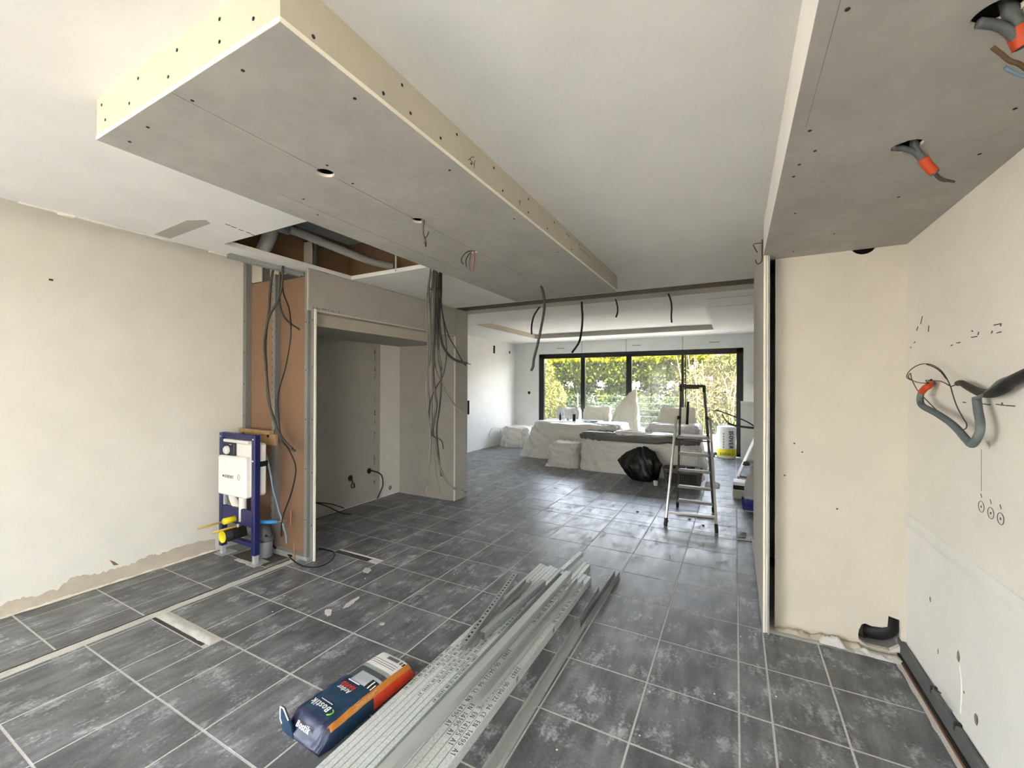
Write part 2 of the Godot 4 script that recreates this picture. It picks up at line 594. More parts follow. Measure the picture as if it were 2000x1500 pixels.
func build_floor() -> void:
	var f := structure("floor", "grey slate-look tiled floor with pale grout, dusty from building work", "floor")
	var st := new_st()
	bx(st, Vector3(-5.5, -0.2, -10.25), Vector3(3.1, -0.0012, ZR + 0.1))
	part(f, "grout_bed", done(st), M.grout)
	var ox := -0.8019
	var oz := -1.7959
	var sx := 0.41
	var sz := 0.4056
	var rects: Array = []
	rects += grid_rects(Rect2(-3.29, -4.75, 3.44, 4.75 + ZR), ox, oz, sx, sz)
	rects += grid_rects(Rect2(0.15, -3.0, 0.63, 3.0 + ZR), ox, oz, sx, sz)
	rects += grid_rects(Rect2(-4.14, -4.44, 0.85, 2.05), ox, oz, sx, sz)
	rects += grid_rects(Rect2(-5.24, -10.0, 8.2, 5.25), ox, oz, sx, sz)
	rects += grid_rects(Rect2(-4.13, -2.32, 0.755, 2.32 + ZR), -3.57, -1.697, 0.41, 0.4035)
	var t1 := Rect2(-3.29, -1.385, 0.63, 0.09)
	var t2 := Rect2(-3.17, -2.66, 0.525, 0.085)
	rects = cut_rects(rects, t1)
	rects = cut_rects(rects, t2)
	# one tile is cut in two beside the short chase
	var more: Array = []
	for r in rects:
		if r.position.x < -2.70 and r.end.x > -2.62 and r.position.y > -1.81 and r.end.y < -1.38:
			more.append(Rect2(r.position.x, r.position.y, -2.66 - r.position.x, r.size.y))
			more.append(Rect2(-2.66, r.position.y, r.end.x + 2.66, r.size.y))
		else:
			more.append(r)
	rects = more
	var inv := cam.transform.affine_inverse()
	var scored: Array = []
	for r in rects:
		var c: Vector2 = r.get_center()
		var p: Vector3 = inv * Vector3(c.x, 0, c.y)
		var d := -p.z
		var score := 0.0
		if d > 0.3:
			var px := 820.86 * p.x / d
			var py := 820.86 * -p.y / d
			if absf(px) < 1150 and py < 900:
				score = sqrt(r.size.x * r.size.y) / d
				if c.x > 0.2 and c.y < -3.1 and c.y > -4.4:
					score = 0.0
		scored.append([score, r])
	scored.sort_custom(func(a, b): return a[0] > b[0])
	var meshes := {}
	var rest := new_st()
	var gap := 0.0040
	var k := 0
	for e in scored:
		var r: Rect2 = e[1]
		var c: Vector2 = r.get_center()
		var s: Vector2 = r.size
		var h := Vector3(s.x * 0.5 - gap, 0.004, s.y * 0.5 - gap)
		if h.x < 0.004 or h.z < 0.004:
			continue
		var lift := rng.randf_range(-0.0004, 0.0004)
		if k < 298 and e[0] > 0.0:
			var key := "%d_%d" % [int(round(s.x * 1000)), int(round(s.y * 1000))]
			if not meshes.has(key):
				meshes[key] = box_mesh(-h, h, 0.0016)
			lpart(f, "tile", meshes[key], M.tiles[rng.randi() % 4], Transform3D(Basis.IDENTITY, Vector3(c.x, -0.004 + lift, c.y)))
			k += 1
		else:
			bx(rest, Vector3(c.x, -0.004, c.y) - h, Vector3(c.x, -0.004, c.y) + h)
	var o := part(f, "distant_tiles", done(rest), M.tiles[2])
	o.set_meta("kind", "stuff")
	# the long slot where the old wall stood: dark gap and rough cement, then the two short chases
	part(f, "slot_gap", box_mesh(Vector3(-3.376, -0.01, -2.3), Vector3(-3.352, -0.0008, ZR)), M.screed)
	part(f, "slot_cement", rough_strip(-3.352, -3.288, -2.32, ZR, 0.0015, 0.006, 31), M.cement)
	part(f, "chase_cement", rough_strip(-3.288, -2.664, -1.384, -1.318, 0.001, 0.008, 32), M.cement)
	part(f, "chase_gap", box_mesh(Vector3(-3.29, -0.012, -1.318), Vector3(-2.70, -0.0008, -1.297)), M.screed)
	part(f, "chase_cement", rough_strip(-3.17, -2.648, -2.655, -2.635, 0.001, 0.006, 33), M.cement)
	part(f, "chase_cement", rough_strip(-2.75, -2.648, -2.64, -2.578, 0.001, 0.012, 34), M.cement)
	part(f, "chase_gap", box_mesh(Vector3(-3.168, -0.012, -2.64), Vector3(-2.7, -0.0008, -2.578)), M.screed)
	part(f, "edge_cement", rough_strip(0.775, 0.835, -3.02, ZR, 0.001, 0.008, 35), M.cement)
	part(f, "edge_cement", rough_strip(-4.155, -4.115, -2.2, ZR, 0.002, 0.018, 36), M.plaster_core)

# an uneven skin of mortar between x0..x1 and z0..z1
func rough_strip(x0: float, x1: float, z0: float, z1: float, base: float, amp: float, sd: int) -> ArrayMesh:
	var nz := FastNoiseLite.new()
	nz.seed = sd
	nz.frequency = 9.0
	var nx: int = clamp(int((x1 - x0) / 0.012), 4, 60)
	var nzn: int = clamp(int((z1 - z0) / 0.012), 4, 400)
	var st := new_st(true)
	var at := func(i: int, j: int) -> Vector3:
		var x: float = lerp(x0, x1, float(i) / nx)
		var z: float = lerp(z0, z1, float(j) / nzn)
		var edge: float = min(min(i, nx - i) / 1.5, min(j, nzn - j) / 1.5)
		var y: float = base + amp * (0.5 + 0.9 * nz.get_noise_2d(x, z) + 0.5 * nz.get_noise_2d(x * 4.0, z * 4.0)) * clamp(edge, 0.0, 1.0)
		var w := nz.get_noise_2d(x * 0.7 + 50.0, z * 0.7) * 0.012
		return Vector3(x + (w if i == 0 or i == nx else 0.0), max(y, -0.002), z + (w if j == 0 or j == nzn else 0.0))
	for i in nx:
		for j in nzn:
			quad(st, at.call(i, j), at.call(i + 1, j), at.call(i + 1, j + 1), at.call(i, j + 1))
	return done(st)

# ---------------------------------------------------------------- walls
func build_shell() -> void:
	var w := structure("wall_left", "cream painted wall with a bare plaster band along the floor, beside the blue frame", "wall")
	part(w, "plaster_face", box_mesh(Vector3(XL - 0.16, -0.02, -4.5), Vector3(XL, 3.15, 1.2)), M.wall)
	part(w, "window_head", box_mesh(Vector3(XL - 0.16, 2.35, 1.2), Vector3(XL, 3.15, ZR)), M.wall)
	var sw := structure("window_2", "black framed glazed door in the left wall behind the camera", "window")
	var fs := new_st()
	for z in [1.2, 2.8, ZR - 0.06]:
		bx(fs, Vector3(XL - 0.11, 0, z), Vector3(XL - 0.05, 2.35, z + 0.06))
	bx(fs, Vector3(XL - 0.11, 2.29, 1.2), Vector3(XL - 0.05, 2.35, ZR))
	bx(fs, Vector3(XL - 0.11, 0, 1.2), Vector3(XL - 0.05, 0.05, ZR))
	part(sw, "frame", done(fs), M.black_alu)
	part(sw, "pane", box_mesh(Vector3(XL - 0.083, 0.05, 1.26), Vector3(XL - 0.077, 2.29, 2.8)), M.glass)
	part(sw, "pane", box_mesh(Vector3(XL - 0.083, 0.05, 2.86), Vector3(XL - 0.077, 2.29, ZR - 0.06)), M.glass)
	var pts := PackedVector2Array()
	var top: Array = [Vector2(-0.702, 0.058), Vector2(-0.843, 0.069), Vector2(-0.904, 0.088), Vector2(-0.967, 0.077), Vector2(-1.041, 0.075), Vector2(-1.110, 0.070), Vector2(-1.172, 0.126), Vector2(-1.247, 0.115), Vector2(-1.324, 0.091), Vector2(-1.406, 0.093), Vector2(-1.491, 0.088), Vector2(-1.581, 0.111), Vector2(-1.639, 0.126), Vector2(-1.674, 0.106), Vector2(-1.760, 0.113), Vector2(-1.890, 0.122), Vector2(-2.102, 0.100)]
	for p in top:
		pts.append(p)
	pts.append(Vector2(top[top.size() - 1].x, 0.0))
	pts.append(Vector2(top[0].x, 0.0))
	var fine := PackedVector2Array()
	for i in pts.size():
		var a := pts[i]
		var b := pts[(i + 1) % pts.size()]
		fine.append(a)
		if i < top.size() - 1:
			for k in range(1, 5):
				var q := a.lerp(b, k / 5.0)
				fine.append(q + Vector2(0, rng.randf_range(-0.012, 0.012)))
	var st := new_st()
	prism(st, fine, XL + 0.0005, XL + 0.004, 0)
	part(w, "bare_plaster_band", done(st), M.bare, "beige bare plaster with a ragged edge")
	st = new_st()
	prism(st, PackedVector2Array([Vector2(-1.43, 0.12), Vector2(-1.40, 0.125), Vector2(-1.375, 0.175), Vector2(-1.40, 0.155)]), XL + 0.0005, XL + 0.003, 0)
	part(w, "chip", done(st), M.brown_board)
	st = new_st()
	bx(st, Vector3(XL, 2.205, -1.07), Vector3(XL + 0.004, 2.217, -1.05))
	part(w, "screw_hole", done(st), M.ink)
	# behind the camera
	w = structure("wall_rear", "cream painted wall closing the kitchen end behind the camera", "wall")
	part(w, "plaster_face", box_mesh(Vector3(XL - 0.2, -0.02, ZR), Vector3(1.0, 3.15, ZR + 0.2)), M.wall)
	# far room
	w = structure("wall_far_left", "white left wall of the living room with pipe ends near its corner", "wall")
	part(w, "plaster_face", box_mesh(Vector3(-5.41, -0.02, ZW - 0.15), Vector3(-5.25, 3.15, -4.6)), M.wall_white)
	st = new_st()
	bx(st, Vector3(-5.25, 0.0, -7.4), Vector3(-5.238, 0.035, -10.05))
	part(w, "floor_bead", done(st), M.plaster_core)
	st = new_st()
	bx(st, Vector3(-5.25, 2.28, -8.93), Vector3(-5.22, 2.47, -8.9))
	part(w, "chased_slot", done(st), M.ink)
	st = new_st()
	bx(st, Vector3(-5.25, 2.33, -9.75), Vector3(-5.235, 2.39, -9.71))
	part(w, "screw_hole", done(st), M.ink)
	part(w, "pipe_loop", tube_mesh(PackedVector3Array([Vector3(-5.25, 0.25, -8.7), Vector3(-5.2, 0.42, -8.75), Vector3(-5.16, 0.46, -8.95), Vector3(-5.18, 0.38, -9.15), Vector3(-5.22, 0.2, -9.2)]), 0.012), M.white_plastic)
	w = structure("wall_far_right", "right wall of the living room behind the partition", "wall")
	part(w, "plaster_face", box_mesh(Vector3(3.0, -0.02, ZW - 0.15), Vector3(3.15, 3.15, -4.3)), M.wall_white)
	w = structure("wall_window", "white wall around the black sliding window of the living room", "wall")
	part(w, "left_piece", box_mesh(Vector3(-5.41, -0.02, ZW - 0.25), Vector3(-4.57, 3.15, ZW)), M.wall_white)
	part(w, "right_piece", box_mesh(Vector3(0.15, -0.02, ZW - 0.25), Vector3(3.15, 3.15, ZW)), M.wall_white)
	part(w, "head_piece", box_mesh(Vector3(-4.57, 2.31, ZW - 0.25), Vector3(0.15, 3.15, ZW)), M.wall_white)
	for x in [-3.4, -2.3, -1.05]:
		part(w, "board_joint", box_mesh(Vector3(x, 2.31, ZW - 0.002), Vector3(x + 0.012, 2.6, ZW + 0.002)), M.dent)
	for x in [-4.05, -2.15, -0.5]:
		part(w, "shutter_strap_slot", box_mesh(Vector3(x, 2.44, ZW), Vector3(x + 0.2, 2.455, ZW + 0.006)), M.dent)
	part(w, "dark_hole_disc", lathe_mesh(Vector3.ZERO, [Vector2(0.001, 0.0), Vector2(0.04, 0.0), Vector2(0.035, 0.006), Vector2(0.001, 0.006)], 14, Transform3D(Basis(Vector3.RIGHT, PI / 2), Vector3(-4.85, 1.30, ZW))), M.rubber)  # flat black disc, its colour stands in for the dark inside of a hole
	# roof slab closing the house
	w = structure("ceiling_slab", "grey slab above the suspended ceilings", "ceiling")
	part(w, "slab", box_mesh(Vector3(-5.5, 3.15, ZW - 0.3), Vector3(3.2, 3.35, ZR + 0.25)), M.screed)
	w = structure("wall_cross", "wall between the kitchen end and the living room, hidden by the niche", "wall")
	part(w, "left_piece", box_mesh(Vector3(-5.4, -0.02, -4.75), Vector3(XL, 3.15, -4.6)), M.wall_white)
	part(w, "right_piece", box_mesh(Vector3(0.2, -0.02, -4.45), Vector3(3.1, 3.15, -4.33)), M.wall_white)

func build_ceiling() -> void:
	var c := structure("ceiling", "white painted ceiling with a rectangular hole beside the ceiling box", "ceiling")
	var t := 0.035
	var y := CEIL
	part(c, "board", box_mesh(Vector3(-3.46, y, -4.45), Vector3(-3.2, y + t, ZR)), M.ceiling)
	part(c, "board", box_mesh(Vector3(-3.2, y, -1.665), Vector3(-2.15, y + t, ZR)), M.ceiling)
	part(c, "board", box_mesh(Vector3(-3.2, y, -4.45), Vector3(-2.15, y + t, -2.79)), M.ceiling)
	part(c, "board", box_mesh(Vector3(-2.15, y, -4.45), Vector3(XR, y + t, ZR)), M.ceiling)
	part(c, "old_edge", box_mesh(Vector3(-3.46, y + 0.001, -2.33), Vector3(-3.43, 2.74, ZR)), M.bare)
	part(c, "raised_ceiling", box_mesh(Vector3(XL, 2.74, -2.4), Vector3(-3.43, 2.78, ZR)), M.ceiling)
	# raw plaster strip left by a demolished wall, and the crumbled edge
	var st := new_st()
	prism(st, PackedVector2Array([Vector2(-3.40, -1.43), Vector2(-3.40, -1.34), Vector2(-2.93, -1.318), Vector2(-2.82, -1.365), Vector2(-2.86, -1.41)]), y - 0.002, y + 0.001, 1)
	part(c, "raw_plaster_strip", done(st), M.board_grey, "grey raw plaster strip")
	st = new_st()
	var z := ZR
	while z > -2.3:
		var l := rng.randf_range(0.05, 0.3)
		if rng.randf() < 0.7:
			var h := rng.randf_range(0.002, 0.009)
			bx(st, Vector3(-3.463 - h * 0.6, y - h, z - l), Vector3(-3.445, y + 0.02, z), 0.002)
		z -= l
	bx(st, Vector3(-3.475, y - 0.012, -0.98), Vector3(-3.44, y + 0.02, -0.91), 0.004)
	part(c, "crumbled_edge", done(st), M.plaster_core).set_meta("kind", "stuff")
	st = new_st()
	for p in [[-2.79, -1.46], [-2.80, -1.50], [-2.81, -1.55], [-2.815, -1.60], [-2.83, -1.64]]:
		bx(st, Vector3(p[0], y - 0.0015, p[1]), Vector3(p[0] + 0.008, y + 0.001, p[1] - 0.028))
	part(c, "screw_slots", done(st), M.pencil).set_meta("kind", "stuff")
	# the cavity above the hole: brown insulation, grey upper board, ribbed ducts
	var v := structure("ceiling_cavity", "dark cavity with brown insulation above the hole in the ceiling", "ceiling")
	part(v, "insulation", box_mesh(Vector3(-3.36, y + t, -1.66), Vector3(-2.1, 3.1, -1.60)), M.insulation)
	part(v, "insulation", box_mesh(Vector3(-3.43, y + t, -2.9), Vector3(-3.34, 3.1, -1.6)), M.insulation)
	part(v, "insulation", box_mesh(Vector3(-3.36, y + t, -2.95), Vector3(-2.1, 3.1, -2.88)), M.insulation)
	part(v, "upper_board", box_mesh(Vector3(-3.02, 2.73, -2.60), Vector3(-2.1, 2.77, -1.62)), M.crate)
	part(v, "upper_board", box_mesh(Vector3(-3.36, 2.9, -2.9), Vector3(-2.1, 2.94, -2.62)), M.conduit)
	part(v, "label_sticker", box_mesh(Vector3(-2.66, 2.7275, -2.12), Vector3(-2.52, 2.7305, -2.2)), M.paper_white)
	part(v, "hanger_rod", rod(Vector3(-2.62, 2.49, -2.76), Vector3(-2.62, 3.0, -2.76), 0.006), M.zinc_plain)
	var d := thing("ventilation_duct", "thick ribbed white duct rising steeply at the near end of the ceiling hole", "duct", Vector3(-3.1, 2.56, -1.95), "ribbed ducts in the ceiling hole")
	part(d, "ribbed_hose", conduit_mesh(PackedVector3Array([Vector3(-3.27, 2.53, -1.98), Vector3(-3.2, 2.58, -1.97), Vector3(-3.12, 2.63, -1.95), Vector3(-3.05, 2.69, -1.92)]), 0.05, 0.016, 16), M.duct)
	d = thing("ventilation_duct", "long ribbed white duct sloping along the ceiling hole to the hanger rod", "duct", Vector3(-2.9, 2.6, -2.3), "ribbed ducts in the ceiling hole")
	part(d, "ribbed_hose", conduit_mesh(PackedVector3Array([Vector3(-3.03, 2.69, -1.95), Vector3(-2.98, 2.67, -2.10), Vector3(-2.93, 2.64, -2.28), Vector3(-2.86, 2.60, -2.48), Vector3(-2.78, 2.565, -2.66), Vector3(-2.70, 2.555, -2.80)]), 0.034, 0.015, 16), M.duct)
	part(d, "taped_joint", tube_mesh(PackedVector3Array([Vector3(-3.045, 2.692, -1.925), Vector3(-3.0, 2.678, -2.03)]), 0.042, 14, 1), M.conduit)
	d = thing("ventilation_duct", "ribbed grey duct lying deep behind the hanger rod in the hole", "duct", Vector3(-2.6, 2.7, -2.6), "ribbed ducts in the ceiling hole")
	part(d, "ribbed_hose", conduit_mesh(PackedVector3Array([Vector3(-2.78, 2.80, -2.66), Vector3(-2.62, 2.77, -2.70), Vector3(-2.45, 2.75, -2.73), Vector3(-2.25, 2.74, -2.76)]), 0.055, 0.016, 14), M.conduit)
	var hk := thing("metal_hanger", "black bent wire hanger between the ducts in the ceiling hole", "hanger", Vector3(-2.95, 2.6, -2.2))
	part(hk, "wire", tube_mesh(PackedVector3Array([Vector3(-3.0, 2.72, -2.06), Vector3(-3.01, 2.67, -2.2), Vector3(-3.01, 2.66, -2.23), Vector3(-3.01, 2.59, -2.24)]), 0.006, 6, 3), M.black)
	# track of the new wall under the ceiling edge
	var tr := thing("ceiling_track", "short galvanised wall track screwed under the ceiling edge above the studs", "track", Vector3(-3.38, 2.45, -2.1))
	st = new_st()
	bx(st, Vector3(-3.415, 2.485, -2.43), Vector3(-3.365, 2.489, -1.80))
	bx(st, Vector3(-3.415, 2.455, -2.43), Vector3(-3.412, 2.487, -1.80))
	bx(st, Vector3(-3.368, 2.455, -2.43), Vector3(-3.365, 2.487, -1.80))
	part(tr, "channel", done(st), M.zinc_dull)
	# scar of the old beam between the rooms
	var s := structure("trim_1", "brown timber-coloured scar of a removed wall across the ceiling", "trim")
	st = new_st()
	bx(st, Vector3(-3.3, y + 0.002, -4.68), Vector3(0.2, y + 0.05, -4.45))
	part(s, "exposed_timber", done(st), M.brown_wood)
	# ceiling of the living room with a shallow tray
	c = structure("ceiling_far", "white living room ceiling with a shallow bright recessed tray", "ceiling")
	part(c, "near_band", box_mesh(Vector3(-5.25, CEIL + 0.005, -4.95), Vector3(3.0, 2.7, -4.68)), M.board_side)
	y = 2.61
	part(c, "border", box_mesh(Vector3(-5.25, y, -6.5), Vector3(3.0, y + 0.11, -4.95)), M.ceiling)
	part(c, "border", box_mesh(Vector3(-5.25, y, ZW), Vector3(3.0, y + 0.11, -9.15)), M.ceiling)
	part(c, "border", box_mesh(Vector3(-5.25, y, -9.15), Vector3(-4.22, y + 0.11, -6.5)), M.ceiling)
	part(c, "border", box_mesh(Vector3(-0.38, y, -9.15), Vector3(3.0, y + 0.11, -6.5)), M.ceiling)
	part(c, "tray", box_mesh(Vector3(-4.3, y + 0.1, -9.2), Vector3(-0.3, y + 0.14, -6.4)), M.ceiling)
	part(c, "tray_edge", box_mesh(Vector3(-4.22, y - 0.002, -9.155), Vector3(-0.38, y + 0.1, -9.145)), M.board_grey)
	part(c, "tray_edge", box_mesh(Vector3(-4.225, y - 0.002, -9.15), Vector3(-4.215, y + 0.1, -6.5)), M.board_side)
	st = new_st()
	for z2 in [-6.52, -5.9]:
		bx(st, Vector3(-0.33, y - 0.0015, z2), Vector3(0.6, y + 0.002, z2 - 0.012))
	part(c, "board_joints", done(st), M.dent).set_meta("kind", "stuff")
	st = new_st()
	prism(st, PackedVector2Array([Vector2(-2.55, -5.75), Vector2(-2.2, -5.62), Vector2(-1.95, -5.66), Vector2(-1.85, -5.78), Vector2(-2.1, -5.74), Vector2(-2.3, -5.82)]), y - 0.002, y + 0.001, 1)
	part(c, "filler_patch", done(st), M.plaster_core)

func screws(parent: Node3D, list: Array, axis: int, m: Material) -> void:
	var st := new_st(true)
	for p in list:
		var b := Basis.IDENTITY
		if axis == 0:
			b = Basis(Vector3.FORWARD, PI / 2)
		elif axis == 2:
			b = Basis(Vector3.RIGHT, PI / 2)
		lathe(st, Vector3.ZERO, [Vector2(0.0001, -0.0012), Vector2(0.0052, -0.0012), Vector2(0.0052, 0.0012), Vector2(0.0001, 0.0012)], 8, Transform3D(b, p))
	var o := part(parent, "screw_heads", done(st), m)
	o.set_meta("kind", "stuff")

func build_ceiling_box() -> void:
	var x0 := -1.97
	var x1 := -0.945
	var z0 := -3.80
	var z1 := -0.612
	var yb := 2.35
	var xj := -1.455
	var b := structure("ceiling_box", "long plasterboard box hung under the ceiling, grey underside with lamp holes", "ceiling", Vector3((x0 + x1) * 0.5, yb, (z0 + z1) * 0.5))
	var holes := [Vector3(-1.458, yb, -1.137), Vector3(-1.452, yb, -1.69), Vector3(-1.486, yb, -2.248), Vector3(-1.465, yb, -3.283)]
	for side in 2:
		var bb := CSGBox3D.new()
		bb.name = "bottom_board"
		var a := x0 if side == 0 else xj + 0.0015
		var e := xj - 0.0015 if side == 0 else x1
		bb.size = Vector3(e - a, 0.0125, z1 - z0)
		bb.material = M.board
		b.add_child(bb, true)
		bb.position = Vector3((a + e) * 0.5, yb + 0.00625, (z0 + z1) * 0.5) - b.position
		for i in holes.size():
			var cy := CSGCylinder3D.new()
			cy.name = "hole"
			cy.radius = 0.034 if i < 3 else 0.014
			cy.height = 0.05
			cy.sides = 28
			cy.operation = CSGShape3D.OPERATION_SUBTRACTION
			cy.material = M.plaster_core
			bb.add_child(cy, true)
			cy.position = holes[i] - b.position - bb.position
	# pale cut edges of the bottom board
	part(b, "board_edge", box_mesh(Vector3(x0 - 0.001, yb + 0.0005, z1 - 0.002), Vector3(x1 + 0.001, yb + 0.0135, z1 + 0.0015)), M.plaster_core, "cream cut edge")
	part(b, "board_edge", box_mesh(Vector3(x1 - 0.002, yb + 0.0005, z0), Vector3(x1 + 0.0015, yb + 0.0135, z1 + 0.0015)), M.plaster_core, "cream cut edge")
	part(b, "board_edge", box_mesh(Vector3(x0 - 0.0015, yb + 0.0005, z0), Vector3(x0 + 0.002, yb + 0.0135, z1)), M.plaster_core, "cream cut edge")
	part(b, "side_board", box_mesh(Vector3(x0, yb + 0.0135, z1 - 0.0125), Vector3(x1, CEIL, z1)), M.board_side)
	part(b, "side_board", box_mesh(Vector3(x1 - 0.0125, yb + 0.0135, z0), Vector3(x1, CEIL, z1 - 0.0125)), M.board_side)
	part(b, "side_board", box_mesh(Vector3(x0, yb + 0.0135, z0), Vector3(x0 + 0.0125, CEIL, z1 - 0.0125)), M.board_side)
	part(b, "side_board", box_mesh(Vector3(x0, yb + 0.0125, z0), Vector3(x1, CEIL, z0 + 0.0125)), M.board_side)
	var list: Array = []
	for z in [-0.70, -0.94, -1.06, -1.22, -1.42, -1.68, -1.95, -2.2, -2.6]:
		list.append(Vector3(x1, yb + 0.035 + rng.randf_range(-0.006, 0.01), z))
	for z in [-1.02, -1.32, -1.6, -1.95, -2.3, -2.75]:
		list.append(Vector3(x1, CEIL - 0.03, z))
	screws(b, list, 0, M.ink)
	list = []
	for x in [-1.90, -1.72, -1.47, -1.20, -1.05]:
		list.append(Vector3(x, yb + 0.05, z1))
	for x in [-1.93, -1.66, -1.42, -1.2, -1.03]:
		list.append(Vector3(x, CEIL - 0.03, z1))
	screws(b, list, 2, M.ink)
	list = []
	for p in [[-1.88, -0.67], [-1.72, -0.66], [-1.44, -0.66], [-1.18, -0.66], [-1.0, -0.88], [-1.0, -1.35], [-1.0, -1.9], [-1.0, -2.5], [-1.43, -1.25], [-1.75, -1.25], [-1.85, -1.4], [-1.40, -1.10]]:
		list.append(Vector3(p[0], yb, p[1]))
	screws(b, list, 1, M.ink)
	# scribbled pencil marks on the side
	var st := new_st(true)
	for q in [[[-1.40, 2.40], [-1.425, 2.425], [-1.44, 2.43]], [[-1.44, 2.385], [-1.445, 2.42]], [[-1.44, 2.40], [-1.41, 2.41]], [[-1.85, 2.39], [-1.86, 2.42], [-1.84, 2.40]], [[-2.75, 2.44], [-2.9, 2.445], [-3.0, 2.44]], [[-2.5, 2.46], [-2.56, 2.455]]]:
		var pv := PackedVector3Array()
		for e in q:
			pv.append(Vector3(x1 + 0.0006, e[1], e[0]))
		tube(st, pv, 0.0016, 5)
	part(b, "pencil_marks", done(st), M.pencil).set_meta("kind", "stuff")
	# second joint of the underside and wires at the lamp holes
	part(b, "board_joint", box_mesh(Vector3(-1.80, yb - 0.0006, -2.6), Vector3(-1.798, yb + 0.001, -1.15)), M.dent)
	var w := thing("lamp_wire", "light grey wire stub hanging from the second lamp hole of the ceiling box", "wire", Vector3(-1.45, 2.3, -1.69), "wires at the lamp holes of the ceiling box")
	part(w, "sheath", tube_mesh(PackedVector3Array([Vector3(-1.43, 2.40, -1.70), Vector3(-1.428, 2.34, -1.70), Vector3(-1.432, 2.29, -1.70), Vector3(-1.42, 2.235, -1.71)]), 0.008), M.cable_lgrey)
	part(w, "core", tube_mesh(PackedVector3Array([Vector3(-1.42, 2.24, -1.71), Vector3(-1.417, 2.215, -1.71)]), 0.003, 6, 2), M.ink)
	part(w, "core", tube_mesh(PackedVector3Array([Vector3(-1.42, 2.26, -1.71), Vector3(-1.405, 2.275, -1.71), Vector3(-1.40, 2.29, -1.71)]), 0.002, 6, 2), M.ink)
	w = thing("lamp_wire", "loop of red and grey wires hanging from the third lamp hole of the box", "wire", Vector3(-1.48, 2.28, -2.25), "wires at the lamp holes of the ceiling box")
	part(w, "grey_loop", tube_mesh(PackedVector3Array([Vector3(-1.47, 2.38, -2.25), Vector3(-1.465, 2.31, -2.24), Vector3(-1.47, 2.245, -2.24), Vector3(-1.487, 2.225, -2.24), Vector3(-1.50, 2.25, -2.24), Vector3(-1.505, 2.31, -2.25), Vector3(-1.49, 2.37, -2.25)]), 0.004), M.cable_lgrey)
	part(w, "red_wire", tube_mesh(PackedVector3Array([Vector3(-1.475, 2.37, -2.25), Vector3(-1.472, 2.30, -2.25), Vector3(-1.48, 2.25, -2.25), Vector3(-1.49, 2.225, -2.245)]), 0.005), M.red)
	part(w, "loose_wire", tube_mesh(PackedVector3Array([Vector3(-1.50, 2.36, -2.25), Vector3(-1.53, 2.34, -2.23), Vector3(-1.55, 2.30, -2.22), Vector3(-1.535, 2.27, -2.22)]), 0.0025), M.ink)
	part(w, "loose_wire", tube_mesh(PackedVector3Array([Vector3(-1.50, 2.35, -2.25), Vector3(-1.52, 2.30, -2.23), Vector3(-1.51, 2.25, -2.22)]), 0.0025), M.ink)

func build_soffit() -> void:
	var s := structure("ceiling_soffit", "lowered grey plasterboard soffit along the right wall with two conduit holes", "ceiling", Vector3(0.5, 2.29, -1.0))
	var bb := CSGBox3D.new()
	bb.name = "bottom_board"
	bb.size = Vector3(XR - 0.15, 0.0125, ZR + 3.08)
	bb.material = M.board
	s.add_child(bb)
	bb.position = Vector3((XR + 0.15) * 0.5, 2.29 + 0.00625, (ZR - 3.08) * 0.5) - s.position
	for h in [[Vector3(0.497, 2.29, -1.826), 0.040], [Vector3(0.487, 2.29, -1.26), 0.040]]:
		var cy := CSGCylinder3D.new()
		cy.name = "hole"
		cy.radius = h[1]
		cy.height = 0.06
		cy.sides = 26
		cy.operation = CSGShape3D.OPERATION_SUBTRACTION
		cy.material = M.plaster_core
		bb.add_child(cy, true)
		cy.position = h[0] - s.position - bb.position
	part(s, "side_board", box_mesh(Vector3(0.15, 2.3025, -2.96), Vector3(0.1625, CEIL, ZR)), M.ceiling)
	part(s, "board_edge", box_mesh(Vector3(0.149, 2.2905, -2.96), Vector3(0.153, 2.3025, ZR)), M.ceiling)
	part(s, "board_joint", box_mesh(Vector3(0.188, 2.2894, -1.55), Vector3(0.1895, 2.291, ZR)), M.dent)
	var list: Array = []
	for p in [[0.206, -1.104], [0.202, -1.576], [0.235, -1.72], [0.20, -1.80], [0.193, -1.894], [0.70, -1.72], [0.73, -2.0], [0.45, -2.7], [0.24, -2.3], [0.60, -2.3], [0.3, -2.95]]:
		list.append(Vector3(p[0], 2.29, p[1]))
	screws(s, list, 1, M.ink)
	var br := thing("wire_clip", "bent dark wire clip at the corner where soffit meets the partition", "clip", Vector3(0.12, 2.3, -3.1))
	part(br, "wire", tube_mesh(PackedVector3Array([Vector3(0.146, 2.40, -3.0), Vector3(0.144, 2.34, -3.0), Vector3(0.142, 2.27, -3.0), Vector3(0.12, 2.26, -3.02), Vector3(0.11, 2.29, -3.03)]), 0.004, 6, 4), M.cable_grey)
	part(br, "wire", tube_mesh(PackedVector3Array([Vector3(0.144, 2.38, -3.0), Vector3(0.10, 2.385, -3.02), Vector3(0.105, 2.36, -3.02), Vector3(0.12, 2.33, -3.02)]), 0.003, 6, 4), M.cable_grey)

# ---------------------------------------------------------------- open stud wall
# C-shaped steel profile standing along y, web across x
func upright(x0: float, x1: float, z0: float, z1: float, y0: float, y1: float, t := 0.0015) -> ArrayMesh:
	var st := new_st()
	bx(st, Vector3(x0, y0, z1 - t), Vector3(x1, y1, z1))
	bx(st, Vector3(x0, y0, z0), Vector3(x0 + t, y1, z1 - t))
	bx(st, Vector3(x1 - t, y0, z0), Vector3(x1, y1, z1 - t))
	bx(st, Vector3(x0 + t, y0, z0), Vector3(x0 + 0.007, y1, z0 + t))
	bx(st, Vector3(x1 - 0.007, y0, z0), Vector3(x1 - t, y1, z0 + t))
	return done(st)

